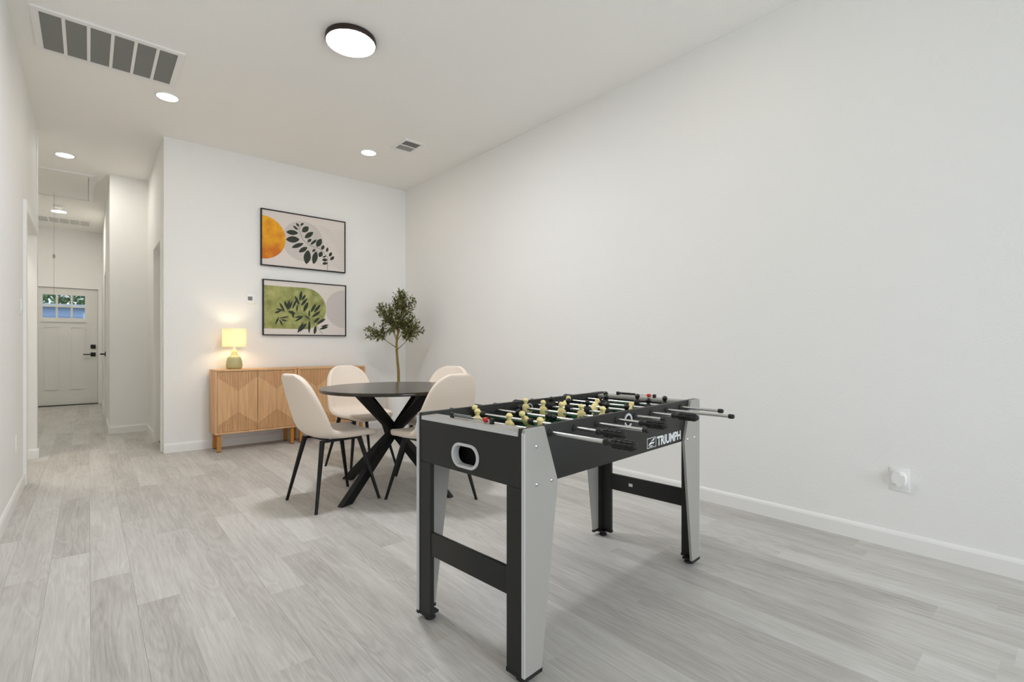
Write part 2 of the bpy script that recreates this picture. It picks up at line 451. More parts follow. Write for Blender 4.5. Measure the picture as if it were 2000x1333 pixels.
# door_1 : front door, craftsman style, six panes on top
d1 = empty('door_1', ((DX0 + DX1) / 2, YE + 0.02, 0.012)); struct(d1, 'white front door with six small panes and black hardware', 'door')
xc = (DX0 + DX1) / 2
hw = (DX1 - DX0) / 2 - 0.004
gx0, gx1, gz0, gz1 = -0.598 - xc, -0.05 - xc, 1.535 - 0.012, 1.935 - 0.012
bm = bmesh.new()
bx(bm, -hw, gx0, 0, 0.045, 0, 2.045); bx(bm, gx1, hw, 0, 0.045, 0, 2.045)
bx(bm, gx0, gx1, 0, 0.045, 0, gz0); bx(bm, gx0, gx1, 0, 0.045, gz1, 2.045)
done('slab', bm, M_DOOR, d1)
mw = 0.028
pwid = (gx1 - gx0 - 2 * mw) / 3; phei = (gz1 - gz0 - mw) / 2
for i in range(3):
    for j in range(2):
        a = gx0 + i * (pwid + mw); c = gz0 + j * (phei + mw)
        box('pane', (a, a + pwid, 0.02, 0.026, c, c + phei), M_GLASS, d1)
for i in (1, 2):
    a = gx0 + i * (pwid + mw) - mw; box('muntin', (a, a + mw, 0.004, 0.042, gz0, gz1), M_DOOR, d1)
for i in range(3):
    a = gx0 + i * (pwid + mw); box('muntin', (a, a + pwid, 0.004, 0.042, gz0 + phei, gz0 + phei + mw), M_DOOR, d1)
def moulding(bm, x0, x1, z0, z1, t=0.018, d=0.012):
    bx(bm, x0, x0 + t, -d, 0, z0, z1); bx(bm, x1 - t, x1, -d, 0, z0, z1)
    bx(bm, x0 + t, x1 - t, -d, 0, z0, z0 + t); bx(bm, x0 + t, x1 - t, -d, 0, z1 - t, z1)
bm = bmesh.new(); bx(bm, gx0 - 0.02, gx1 + 0.02, -0.02, 0, gz0 - 0.075, gz0 - 0.04, 0.004)
done('shelf_moulding', bm, M_DOOR, d1)
for a, c in ((gx0, gx0 + 0.205), (gx1 - 0.205, gx1)):
    bm = bmesh.new(); moulding(bm, a, c, 0.27, 1.375); done('panel', bm, M_DOOR, d1)
box('deadbolt', (0.061 - xc - 0.035, 0.061 - xc + 0.035, -0.02, 0, 0.985, 1.055), M_BLKMETAL, d1, bev=0.004)
lv = box('lever_rose', (0.061 - xc - 0.035, 0.061 - xc + 0.035, -0.012, 0, 0.845, 0.915), M_BLKMETAL, d1, bev=0.003)
bm = bmesh.new(); bx(bm, 0.05 - xc, 0.07 - xc, -0.055, -0.012, 0.87, 0.89); bx(bm, -0.075 - xc, 0.072 - xc, -0.06, -0.045, 0.871, 0.889, 0.003)
done('lever', bm, M_BLKMETAL, lv)
for a, b_ in ((-hw - 0.003, -hw + 0.014), (hw - 0.014, hw + 0.003)): box('light_stop', (a, b_, 0.046, 0.06, 0.0, 2.048), M_DOOR, d1)  # unseen strips added behind the slab to block outdoor light at the gap
box('light_stop', (-hw + 0.014, hw - 0.014, 0.046, 0.06, 2.03, 2.049), M_DOOR, d1)
box('threshold', (DX0 - xc, DX1 - xc, -0.03, 0.08, -0.012, 0.004), M_BLACKPL, d1)

# ------------------------------------------------------------------ ceiling fixtures
def can(x, y, label, r=0.072, lens=None):
    t = empty('recessed_light', (x, y, ZC), label=label, cat='ceiling light', group='recessed ceiling lights')
    b = bmesh.new(); lathe(b, [(r + 0.016, 0), (r + 0.014, -0.004), (r, -0.006), (r, 0)], 40, close=True); done('trim_ring', b, M_WHITE, t, True, 40)
    b = bmesh.new(); lathe(b, [(0, -0.004), (r, -0.004), (r, -0.001), (0, -0.001)], 40); done('lens', b, lens or M_CANLENS, t)
can(0.488, 4.887, 'small round recessed ceiling light beside the big six-bay grille')
can(2.237, 4.912, 'small round recessed ceiling light beside the small ceiling register')
can(0.488, 1.43, 'small round recessed ceiling light above the viewpoint, left of the game table')
can(2.237, 1.43, 'small round recessed ceiling light above the game table, near the right wall')
can(-0.192, 7.098, 'round recessed light over the hall, before the attic hatch', lens=M_HALLLENS)
can(-0.342, 10.13, 'farthest recessed light, over the front door entry', 0.085, M_HALLLENS)
can(-0.82, 5.90, 'unseen round fill light added in the side passage', lens=M_PASSFILL)  # added out of view, lifts the light on the hall walls

fl = empty('flush_ceiling_lamp', (1.318, 3.165, ZC), label='large round flush ceiling lamp with thin dark rim', cat='ceiling lamp')
bm = bmesh.new(); lathe(bm, [(0.150, 0), (0.160, -0.002), (0.163, -0.030), (0.160, -0.036), (0.155, -0.037), (0.155, -0.016), (0.148, -0.002)], 64, close=True)
done('rim', bm, mat('bronze_rim', sr(52, 40, 34), 0.4, metal=0.3), fl, True, 40)
bm = bmesh.new(); lathe(bm, [(0, -0.043), (0.08, -0.042), (0.13, -0.0395), (0.1545, -0.035), (0.1545, -0.018), (0, -0.018)], 64)
done('diffuser', bm, M_FLUSH, fl, True, 60)

def return_grille(name, x0, x1, y0, y1, n, label, ms=None, mb=None):
    t = empty(name, ((x0 + x1) / 2, (y0 + y1) / 2, ZC), label=label, cat='air vent')
    X0, X1, Y0, Y1 = (x0 - x1) / 2, (x1 - x0) / 2, (y0 - y1) / 2, (y1 - y0) / 2
    fw, bar = 0.038, 0.018
    b = bmesh.new()
    bx(b, X0, X0 + fw, Y0, Y1, -0.012, 0); bx(b, X1 - fw, X1, Y0, Y1, -0.012, 0)
    bx(b, X0 + fw, X1 - fw, Y0, Y0 + fw, -0.012, 0); bx(b, X0 + fw, X1 - fw, Y1 - fw, Y1, -0.012, 0)
    done('frame', b, M_TRIM, t)
    wbay = (X1 - X0 - 2 * fw - (n - 1) * bar) / n
    for i in range(n):
        a = X0 + fw + i * (wbay + bar)
        if i < n - 1: box('bar', (a + wbay, a + wbay + bar, Y0 + fw, Y1 - fw, -0.01, 0), M_TRIM, t)
        b = bmesh.new()
        ns = 46; L_ = Y1 - Y0 - 2 * fw
        for s in range(ns):
            yy = Y0 + fw + L_ * (s + 0.5) / ns
            c, h = 0.0035, 0.0035
            prism(b, [(yy - c - 0.0006, -0.001), (yy - c + 0.0006, -0.001), (yy + c + 0.0006, -0.008), (yy + c - 0.0006, -0.008)],
                  lambda y_, z_: Vector((a, y_, z_)), lambda y_, z_: Vector((a + wbay, y_, z_)))
        g = done('louver_bay', b, ms or M_GRILLE, t)
        box('filter', (a, a + wbay, Y0 + fw, Y1 - fw, -0.0008, -0.0002), mb or M_GRILLEBACK, g)
return_grille('return_air_grille', -0.270, 0.512, 4.085, 4.665, 6, 'large white ceiling grille with six grey louvered bays')
return_grille('return_air_grille', -0.90, 0.045, 10.58, 11.05, 7, 'distant ceiling grille over the front door entry', mat('grille_pale', sr(206, 206, 200), 0.6), mat('filter_pale', sr(168, 168, 162), 0.8))

rg = empty('ceiling_register', (2.467, 4.486, ZC), label='small white ceiling register with two louvered halves', cat='air vent')
bm = bmesh.new()
for q in ((-0.115, -0.085, -0.15, 0.15), (0.085, 0.115, -0.15, 0.15), (-0.085, 0.085, -0.15, -0.115), (-0.085, 0.085, 0.115, 0.15), (-0.085, 0.085, -0.008, 0.008)):
    bx(bm, q[0], q[1], q[2], q[3], -0.008, 0)
done('frame', bm, M_TRIM, rg)
for y0, y1, s in ((-0.115, -0.008, -1), (0.008, 0.115, -0.6)):
    bm = bmesh.new()
    for k in range(9):
        yy = y0 + (y1 - y0) * (k + 0.5) / 9
        prism(bm, [(yy - 0.005 * s - 0.0006, -0.001), (yy - 0.005 * s + 0.0006, -0.001), (yy + 0.005 * s + 0.0006, -0.009), (yy + 0.005 * s - 0.0006, -0.009)],
              lambda y_, z_: Vector((-0.085, y_, z_)), lambda y_, z_: Vector((0.085, y_, z_)))
    g = done('louver_half', bm, M_TRIM, rg)
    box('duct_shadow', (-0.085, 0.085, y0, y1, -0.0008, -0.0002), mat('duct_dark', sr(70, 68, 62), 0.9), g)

ah = empty('attic_hatch', (-0.30, 8.42, ZC), label='attic hatch in the hall ceiling with a hanging pull cord', cat='attic hatch')
bm = bmesh.new(); hx, hy, q = 0.36, 0.70, 0.055
bx(bm, -hx, -hx + q, -hy, hy, -0.018, 0); bx(bm, hx - q, hx, -hy, hy, -0.018, 0); bx(bm, -hx + q, hx - q, -hy, -hy + q, -0.018, 0); bx(bm, -hx + q, hx - q, hy - q, hy, -0.018, 0)
done('hatch_frame', bm, M_TRIM, ah)
box('hatch_panel', (-hx + q + 0.006, hx - q - 0.012, -hy + q + 0.006, hy - q - 0.006, -0.010, -0.001), M_CEIL, ah)
bm = bmesh.new(); tube(bm, (-0.05, 0.5, -0.01), (-0.05, 0.5, -1.36), 0.0017, seg=8); pc = done('pull_cord', bm, M_CORD, ah, True)
bm = bmesh.new(); lathe(bm, [(0, -0.82), (0.010, -0.825), (0.014, -0.85), (0.010, -0.875), (0, -0.88)], 14, Matrix.Translation((-0.05, 0.5, 0))); done('knob', bm, mat('cord_knob', sr(176, 168, 154), 0.6), pc, True)
bm = bmesh.new(); lathe(bm, [(0, -0.036), (0.045, -0.034), (0.06, -0.024), (0.064, 0)], 36)
sd = tag(done('smoke_detector', bm, M_WHITE, None, True, 50), 'round white smoke detector on the hall ceiling near the farthest light', 'smoke detector'); sd.location = (-0.328, 9.69, ZC)

# ------------------------------------------------------------------ small wall fittings
th = empty('thermostat', (1.322, YB, 1.555), label='white thermostat with small grey display on the picture wall', cat='thermostat')
box('body', (-0.046, 0.046, -0.016, 0, -0.056, 0.056), M_WHITE, th, bev=0.006)
box('display', (-0.034, 0.010, -0.0168, -0.0155, -0.020, 0.022), M_SCREEN, th)

def wallplate(name, y, z, label, cat, nrock=0):
    t = empty(name, (XL, y, z), label=label, cat=cat)
    box('plate', (0, 0.006, -0.036, 0.036, -0.058, 0.058), M_WHITE, t, bev=0.002)
    return t
sw = wallplate('light_switch', 5.0, 1.33, 'white rocker light switch on the wall at the left edge', 'light switch')
box('rocker', (0.006, 0.010, -0.016, 0.016, -0.033, 0.033), M_WHITE, sw, bev=0.0015)
ot = wallplate('wall_outlet', 4.68, 0.385, 'white wall outlet low on the wall at the left edge', 'outlet')
for z in (-0.024, 0.024): box('socket', (0.006, 0.008, -0.016, 0.016, z - 0.014, z + 0.014), M_WHITE, ot, bev=0.001)
nl = empty('wall_outlet', (XR, 0.612, 0.36), label='white wall outlet with a rounded plug-in cap on the long right wall', cat='outlet')
box('plate', (-0.006, 0, -0.041, 0.041, -0.060, 0.060), M_WHITE, nl, bev=0.002)
bm = bmesh.new()
pts = []
for k in range(40):
    a = 2 * PI * k / 40; c, s = math.cos(a), math.sin(a)
    pts.append((0.031 * math.copysign(abs(c) ** 0.8, c), 0.006 + 0.038 * math.copysign(abs(s) ** 0.8, s)))
prism(bm, pts, lambda y_, z_: Vector((-0.006, y_, z_)), lambda y_, z_: Vector((-0.034, y_ * 0.92, z_ * 0.93)))
bmesh.ops.bevel(bm, geom=[e for e in bm.edges if all(v.co.x < -0.03 for v in e.verts)], offset=0.007, segments=3, affect='EDGES')
done('plug_cap', bm, M_WHITE, nl, True, 50)

# ------------------------------------------------------------------ pictures
UP_LEAF = [(0.26,0.397,0.389,0.404,0.0283),(0.257,0.313,0.404,0.334,0.0361),(0.319,0.229,0.448,0.295,0.0227),(0.396,0.188,0.49,0.256,0.0248),(0.477,0.06,0.5,0.226,0.0394),(0.558,0.069,0.592,0.223,0.0306),(0.433,0.423,0.503,0.494,0.0299),(0.46,0.358,0.556,0.44,0.0263),(0.492,0.315,0.535,0.357,0.0164),(0.524,0.288,0.595,0.359,0.0148),(0.595,0.274,0.649,0.376,0.03),(0.652,0.249,0.68,0.303,0.0182),(0.623,0.159,0.658,0.225,0.0242),(0.544,0.209,0.582,0.247,0.0131),(0.71,0.227,0.725,0.285,0.0138),(0.741,0.179,0.771,0.233,0.0167),(0.751,0.138,0.801,0.186,0.0173),(0.657,0.129,0.721,0.137,0.0182),(0.66,0.083,0.723,0.101,0.016),(0.661,0.16,0.709,0.183,0.0094),(0.365,0.513,0.402,0.479,0.0132),(0.333,0.478,0.387,0.439,0.0132),(0.414,0.496,0.449,0.526,0.0115)]
LO_LEAF = [(0.174,0.359,0.22,0.276,0.013),(0.142,0.294,0.207,0.278,0.011),(0.126,0.249,0.178,0.272,0.0119),(0.224,0.379,0.261,0.297,0.0165),(0.257,0.29,0.273,0.388,0.016),(0.275,0.299,0.302,0.382,0.0115),(0.267,0.272,0.333,0.249,0.0187),(0.306,0.279,0.318,0.206,0.0147),(0.309,0.309,0.349,0.401,0.0127),(0.338,0.444,0.378,0.356,0.0152),(0.355,0.275,0.361,0.35,0.0105),(0.389,0.403,0.405,0.502,0.0176),(0.41,0.406,0.448,0.465,0.0148),(0.406,0.348,0.464,0.423,0.0167),(0.433,0.283,0.474,0.377,0.0209),(0.131,0.127,0.162,0.199,0.0112),(0.172,0.172,0.2,0.12,0.0105),(0.178,0.193,0.262,0.212,0.0091),(0.19,0.177,0.25,0.161,0.0092),(0.336,0.205,0.417,0.223,0.0112),(0.338,0.164,0.415,0.213,0.0122),(0.368,0.04,0.421,0.138,0.0179),(0.391,0.054,0.456,0.137,0.017),(0.49,0.04,0.494,0.167,0.0152),(0.489,0.218,0.495,0.294,0.0109),(0.444,0.234,0.5,0.187,0.0095),(0.515,0.279,0.561,0.364,0.0182),(0.55,0.276,0.613,0.358,0.0172),(0.529,0.221,0.61,0.283,0.0174),(0.547,0.157,0.604,0.208,0.0175),(0.582,0.144,0.669,0.198,0.0177),(0.551,0.025,0.564,0.107,0.0185),(0.633,0.109,0.707,0.131,0.0129),(0.615,0.081,0.7,0.106,0.0142)]
def flat(bm, pts, y):
    vs = [bm.verts.new((p[0], y, p[1])) for p in pts]; f = bm.faces.new(vs)
    return f
def ribbon(bm, pts, wd, y):
    L_ = []
    for i, p in enumerate(pts):
        a, b = pts[max(i - 1, 0)], pts[min(i + 1, len(pts) - 1)]
        dx, dz = b[0] - a[0], b[1] - a[1]; n = math.hypot(dx, dz) or 1
        L_.append((bm.verts.new((p[0] - dz / n * wd / 2, y, p[1] + dx / n * wd / 2)), bm.verts.new((p[0] + dz / n * wd / 2, y, p[1] - dx / n * wd / 2))))
    for A, B in zip(L_, L_[1:]): bm.faces.new([A[0], A[1], B[1], B[0]])
def leaf2d(x0, z0, x1, z1, h):
    d = Vector((x1 - x0, z1 - z0)); n = Vector((-d.y, d.x)).normalized(); out = []
    N_ = 10
    for i in range(N_ + 1):
        t = i / N_; wv = h * (math.sin(PI * t) ** 0.75); out.append((x0 + d.x * t + n.x * wv, z0 + d.y * t + n.y * wv))
    for i in range(N_ - 1, 0, -1):
        t = i / N_; wv = h * (math.sin(PI * t) ** 0.75); out.append((x0 + d.x * t - n.x * wv, z0 + d.y * t - n.y * wv))
    return out
def toned(name, c0, c1, scale, grad=None):
    m = bpy.data.materials.new(name); m.use_nodes = True; nt = m.node_tree; p = nt.nodes['Principled BSDF']; p.inputs['Roughness'].default_value = 0.7
    tc = nt.nodes.new('ShaderNodeTexCoord'); n = nt.nodes.new('ShaderNodeTexNoise'); n.inputs['Scale'].default_value = scale; n.inputs['Detail'].default_value = 6
    r = nt.nodes.new('ShaderNodeValToRGB'); r.color_ramp.elements[0].color = (*c0, 1); r.color_ramp.elements[1].color = (*c1, 1)
    r.color_ramp.elements[0].position = 0.32; r.color_ramp.elements[1].position = 0.68
    nt.links.new(tc.outputs['Object'], n.inputs['Vector'])
    src = n.outputs['Fac']
    if grad:
        sx = nt.nodes.new('ShaderNodeSeparateXYZ'); nt.links.new(tc.outputs['Object'], sx.inputs[0])
        a = nt.nodes.new('ShaderNodeMath'); a.operation = 'MULTIPLY_ADD'; a.inputs[1].default_value = grad[0]; a.inputs[2].default_value = grad[1]
        nt.links.new(sx.outputs[2], a.inputs[0])
        s = nt.nodes.new('ShaderNodeMath'); s.operation = 'ADD'; nt.links.new(a.outputs[0], s.inputs[0]); nt.links.new(n.outputs['Fac'], s.inputs[1]); src = s.outputs[0]
    nt.links.new(src, r.inputs['Fac']); nt.links.new(r.outputs['Color'], p.inputs['Base Color'])
    return m
def picture(x0, z0, W, H, label):
    t = empty('framed_picture', (x0, YB, z0), label=label, cat='picture', group='framed botanical prints')
    fw, dp = 0.011, 0.034
    b = bmesh.new()
    bx(b, 0, fw, -dp, -0.001, 0, H); bx(b, W - fw, W, -dp, -0.001, 0, H); bx(b, fw, W - fw, -dp, -0.001, 0, fw); bx(b, fw, W - fw, -dp, -0.001, H - fw, H)
    done('frame', b, M_FRAME, t)
    pr_ = box('print', (fw, W - fw, -dp + 0.008, -0.003, fw, H - fw), M_PAPER, t)
    return t, pr_, -dp + 0.008
# upper print : orange sun, dark broad leaves
W_, H_ = 0.935, 0.620
t, pr_, y = picture(1.412, 1.925, W_, H_, 'upper framed print with an orange disc and a broad-leaved branch')
bm = bmesh.new(); cx, cz, r = 0.018, 0.309, 0.236
pts = [(max(0.0115, cx + r * math.cos(a)), cz + r * math.sin(a)) for a in [-PI / 2 + PI * k / 40 for k in range(41)]]
flat(bm, [(0.0115, cz - r)] + pts + [(0.0115, cz + r)], y - 0.0006)
bmesh.ops.remove_doubles(bm, verts=bm.verts[:], dist=1e-5)
done('orange_disc', bm, toned('orange_ink', sr(206, 112, 14), sr(242, 178, 30), 9, (0.8, -0.25)), pr_)
bm = bmesh.new()
for k in range(16):
    rr = 0.225 - k * 0.0115; c0 = (0.445, 0.318)
    ribbon(bm, [(c0[0] + rr * math.cos(a), c0[1] + rr * math.sin(a)) for a in [2 * PI * i / 60 for i in range(61)]], 0.0018, y - 0.0003)
for k in range(24):
    z0 = 0.05 + k * 0.019
    pts = []
    for i in range(40):
        x = 0.55 + 0.372 * i / 39
        pts.append((x, min(H_ - 0.02, max(0.015, z0 + 0.012 * math.sin(x * 26 + k * 0.45) + (0.92 - x) * 0.08))))
    if not 0.19 < z0 < 0.2: ribbon(bm, pts, 0.0018, y - 0.0003)
done('printed_lines', bm, M_LINE, pr_)
bm = bmesh.new(); flat(bm, [(0.445 + 0.228 * math.cos(2 * PI * k / 60), 0.318 + 0.228 * math.sin(2 * PI * k / 60)) for k in range(60)], y - 0.0002); done('pale_disc', bm, M_DISC, pr_)
bm = bmesh.new()
for L_ in UP_LEAF: flat(bm, leaf2d(*L_), y - 0.0010 - random.random() * 0.0003)
lf = done('printed_leaves', bm, M_INK, pr_)
bm = bmesh.new(); ribbon(bm, [(0.717, 0.012), (0.724, 0.163), (0.641, 0.257), (0.516, 0.279), (0.443, 0.333), (0.395, 0.451), (0.444, 0.522)], 0.005, y - 0.0008)
done('printed_stem', bm, M_STEMINK, pr_)
# lower print : green arch, slender leaves, grey rings
W_, H_ = 0.925, 0.615
t, pr_, y = picture(1.431, 1.163, W_, H_, 'lower framed print with a green arch and a slender-leaved branch')
bm = bmesh.new(); cx, cz, r = 0.447, 0.312, 0.236
pts = [(0.0115, cz - r)] + [(cx + r * math.cos(a), cz + r * math.sin(a)) for a in [-PI / 2 + PI * k / 40 for k in range(41)]] + [(0.0115, cz + r)]
flat(bm, pts, y - 0.0006)
done('green_arch', bm, toned('green_ink', sr(126, 132, 72), sr(178, 178, 112), 12), pr_)
bm = bmesh.new()
for k in range(20):
    rr = 0.222 - k * 0.0108; c0 = (0.903, 0.325)
    pts = [(c0[0] + rr * math.cos(a), c0[1] + rr * math.sin(a)) for a in [2 * PI * i / 80 for i in range(81)]]
    pts = [p for p in pts if p[0] < W_ - 0.0115]
    ribbon(bm, pts, 0.0022, y - 0.0003)
done('printed_rings', bm, M_LINE, pr_)
bm = bmesh.new(); flat(bm, [(min(W_ - 0.0115, 0.903 + 0.226 * math.cos(2 * PI * k / 80)), 0.325 + 0.226 * math.sin(2 * PI * k / 80)) for k in range(80) if 0.903 + 0.226 * math.cos(2 * PI * k / 80) < W_ - 0.004], y - 0.0002); done('pale_disc', bm, M_DISC, pr_)
bm = bmesh.new()
for L_ in LO_LEAF: flat(bm, leaf2d(L_[0] - 0.09 * (L_[2] - L_[0]), L_[1] - 0.09 * (L_[3] - L_[1]), L_[2] + 0.12 * (L_[2] - L_[0]), L_[3] + 0.12 * (L_[3] - L_[1]), L_[4] * 0.92), y - 0.0010 - random.random() * 0.0003)
done('printed_leaves', bm, M_INK, pr_)
bm = bmesh.new()
ribbon(bm, [(0.651, 0.016), (0.582, 0.105), (0.496, 0.161), (0.412, 0.252), (0.375, 0.33), (0.397, 0.45)], 0.004, y - 0.0008)
ribbon(bm, [(0.412, 0.252), (0.312, 0.267), (0.158, 0.267)], 0.0035, y - 0.0008)
ribbon(bm, [(0.2, 0.265), (0.182, 0.20), (0.18, 0.17)], 0.003, y - 0.0008)
done('printed_stem', bm, M_STEMINK, pr_)

# ------------------------------------------------------------------ wooden cabinets
CW, CD, CB, CT = 0.762, 0.30, 0.176, 0.812
def cabinet():
    t = empty('sideboard_cabinet', (0, 0, 0))
    hw = CW / 2; th = 0.018
    b = bmesh.new()
    bx(b, -hw, hw, 0, CD, CT - th, CT, 0.002); bx(b, -hw, hw, 0, CD, CB, CB + th, 0.002)
    bx(b, -hw, -hw + th, 0, CD, CB + th, CT - th, 0.001); bx(b, hw - th, hw, 0, CD, CB + th, CT - th, 0.001)
    bx(b, -hw + th, hw - th, CD - 0.008, CD, CB + th, CT - th)
    done('body', b, M_OAK, t, True, 35)
    z0, z1 = CB + th + 0.003, CT - th - 0.003
    dw = (CW - 2 * th - 0.008) / 2
    for s in (-1, 1):
        a = -hw + th + 0.002 if s < 0 else 0.002
        h = z1 - z0
        d = box('door', (a, a + dw, 0.012, 0.026, z0, z1), M_OAK, t)
        # the fluted area follows a V from each edge to the middle of the door, at the top and at the bottom
        def lim(x):
            q = 1 - abs((x - a - dw / 2) / (dw / 2)); return z0 + h * (0.10 + 0.222 * q), z0 + h * (0.915 - 0.24 * q)
        ns = 25; pitch = dw / ns
        b = bmesh.new()
        for k in range(ns):
            xa = a + k * pitch + pitch * 0.2; xb = a + (k + 1) * pitch - pitch * 0.2
            la, ua = lim(xa); lb, ub = lim(xb)
            for poly in ([(xa, z0), (xb, z0), (xb, lb), (xa, la)], [(xa, ua), (xb, ub), (xb, z1), (xa, z1)]):
                prism(b, poly, lambda x, z: Vector((x, 0.0125, z)), lambda x, z: Vector((x, 0.003, z)))
        tag(done('fluting', b, M_OAK, d), kind='stuff')
        m_ = a + dw / 2
        for xa, xb in ((a, m_ - 0.0006), (m_ + 0.0006, a + dw)):
            la, ua = lim(xa); lb, ub = lim(xb)
            b = bmesh.new(); prism(b, [(xa, la), (xb, lb), (xb, ub), (xa, ua)], lambda x, z: Vector((x, 0.0125, z)), lambda x, z: Vector((x, 0.004, z)))
            done('flat_panel', b, M_OAK, d)
    for x in (-hw + 0.04, hw - 0.04):
        for yy in (0.035, CD - 0.04):
            b = bmesh.new(); bx(b, x - 0.016, x + 0.016, yy - 0.016, yy + 0.016, 0.006, CB, 0.002)
            l_ = done('leg', b, M_LEGWOOD, t)
            box('foot_pad', (x - 0.015, x + 0.015, yy - 0.015, yy + 0.015, 0, 0.007), M_RUBBER, l_)
    return t
c1 = cabinet(); c1.location = (0.93 + CW / 2, 5.50, 0)
c2 = copy_tree(c1); c2.location = (1.704 + CW / 2, 5.50, 0)
tag(c1, 'light oak cabinet with fluted diamond doors carrying the table lamp', 'cabinet', 'matching oak cabinets along the picture wall')
tag(c2, 'light oak cabinet with fluted diamond doors, partly behind the cream chairs', 'cabinet', 'matching oak cabinets along the picture wall')

# ------------------------------------------------------------------ table lamp
lp = empty('table_lamp', (1.126, 5.65, CT), label='lit table lamp with sage green ceramic base and cream drum shade', cat='table lamp')
bm = bmesh.new(); lathe(bm, [(0, 0), (0.058, 0), (0.068, 0.006), (0.074, 0.022), (0.075, 0.042), (0.071, 0.075), (0.064, 0.105), (0.056, 0.122), (0.046, 0.132), (0.034, 0.136), (0, 0.136)], 48)
done('base', bm, M_LAMPGREEN, lp, True, 50)
bm = bmesh.new(); lathe(bm, [(0, 0.134), (0.034, 0.134), (0.030, 0.150), (0.024, 0.170), (0.020, 0.195), (0.012, 0.200), (0, 0.2)], 32)
done('neck', bm, M_LAMPNECK, lp, True, 50)
bm = bmesh.new(); tube(bm, (0, 0, 0.199), (0, 0, 0.25), 0.010)
for k in range(3):
    a = 2 * PI * k / 3; tube(bm, (0, 0, 0.232), (0.1065 * math.cos(a), 0.1065 * math.sin(a), 0.232), 0.002, seg=6)
done('socket', bm, M_WHITE, lp, True, 40)
bm = bmesh.new(); lathe(bm, [(0, 0.25), (0.012, 0.252), (0.024, 0.27), (0.030, 0.295), (0.026, 0.318), (0.014, 0.332), (0, 0.335)], 24)
done('bulb', bm, emission('warm_bulb', (1.0, 0.80, 0.52), 75.0), lp, True)
msh = bpy.data.materials.new('cream_shade_fabric'); msh.use_nodes = True
nt = msh.node_tree; out = [n for n in nt.nodes if n.type == 'OUTPUT_MATERIAL'][0]
for n in list(nt.nodes):
    if n.type == 'BSDF_PRINCIPLED': nt.nodes.remove(n)
a_ = nt.nodes.new('ShaderNodeBsdfDiffuse'); a_.inputs['Color'].default_value = (*sr(248, 240, 218), 1)
b_ = nt.nodes.new('ShaderNodeBsdfTranslucent'); b_.inputs['Color'].default_value = (*sr(254, 246, 226), 1)
mx = nt.nodes.new('ShaderNodeMixShader'); mx.inputs[0].default_value = 0.5
nt.links.new(a_.outputs[0], mx.inputs[1]); nt.links.new(b_.outputs[0], mx.inputs[2]); nt.links.new(mx.outputs[0], out.inputs['Surface'])
bm = bmesh.new(); lathe(bm, [(0.108, 0.225), (0.108, 0.412), (0.1065, 0.412), (0.1065, 0.225)], 64, close=True)
done('shade', bm, msh, lp, True, 40)

# ------------------------------------------------------------------ round dining table
TC = (1.716, 3.326)
dt = empty('round_dining_table', (*TC, 0), label='round black dining table with crossed beam legs', cat='table')
bm = bmesh.new(); lathe(bm, [(0, 0.722), (0.516, 0.722), (0.5195, 0.7255), (0.52, 0.7405), (0.517, 0.745), (0, 0.745)], 96)
done('tabletop', bm, M_TABLETOP, dt, True, 40)
def beam(bm, p0, p1, wv, wh):
    """p0 foot, p1 head ; cut flat at floor and underside"""
    d = Vector((p1[0] - p0[0], p1[1] - p0[1], 0)).normalized(); n = Vector((-d.y, d.x, 0))
    dz = p1[2] - p0[2]; L_ = math.hypot(p1[0] - p0[0], p1[1] - p0[1]); ext = wv / 2 * math.hypot(L_, dz) / dz
    A = [Vector(p0) + d * s * ext + n * q * wh / 2 for s, q in ((-1, -1), (1, -1), (1, 1), (-1, 1))]
    B = [Vector(p1) + d * s * ext + n * q * wh / 2 for s, q in ((-1, -1), (1, -1), (1, 1), (-1, 1))]
    va = [bm.verts.new(v) for v in A]; vb = [bm.verts.new(v) for v in B]
    fs = [bm.faces.new(va[::-1]), bm.faces.new(vb)] + [bm.faces.new([va[i], va[(i + 1) % 4], vb[(i + 1) % 4], vb[i]]) for i in range(4)]
    bmesh.ops.bevel(bm, geom=list({e for f in fs for e in f.edges}), offset=0.003, segments=1, affect='EDGES')
for k in range(4):
    a = math.radians(201 + 90 * k); c, s = math.cos(a), math.sin(a)
    bm = bmesh.new(); beam(bm, (0.475 * c, 0.475 * s, 0.0), (-0.34 * c, -0.34 * s, 0.7225), 0.062, 0.046)
    done('leg', bm, M_BLKWOOD, dt)

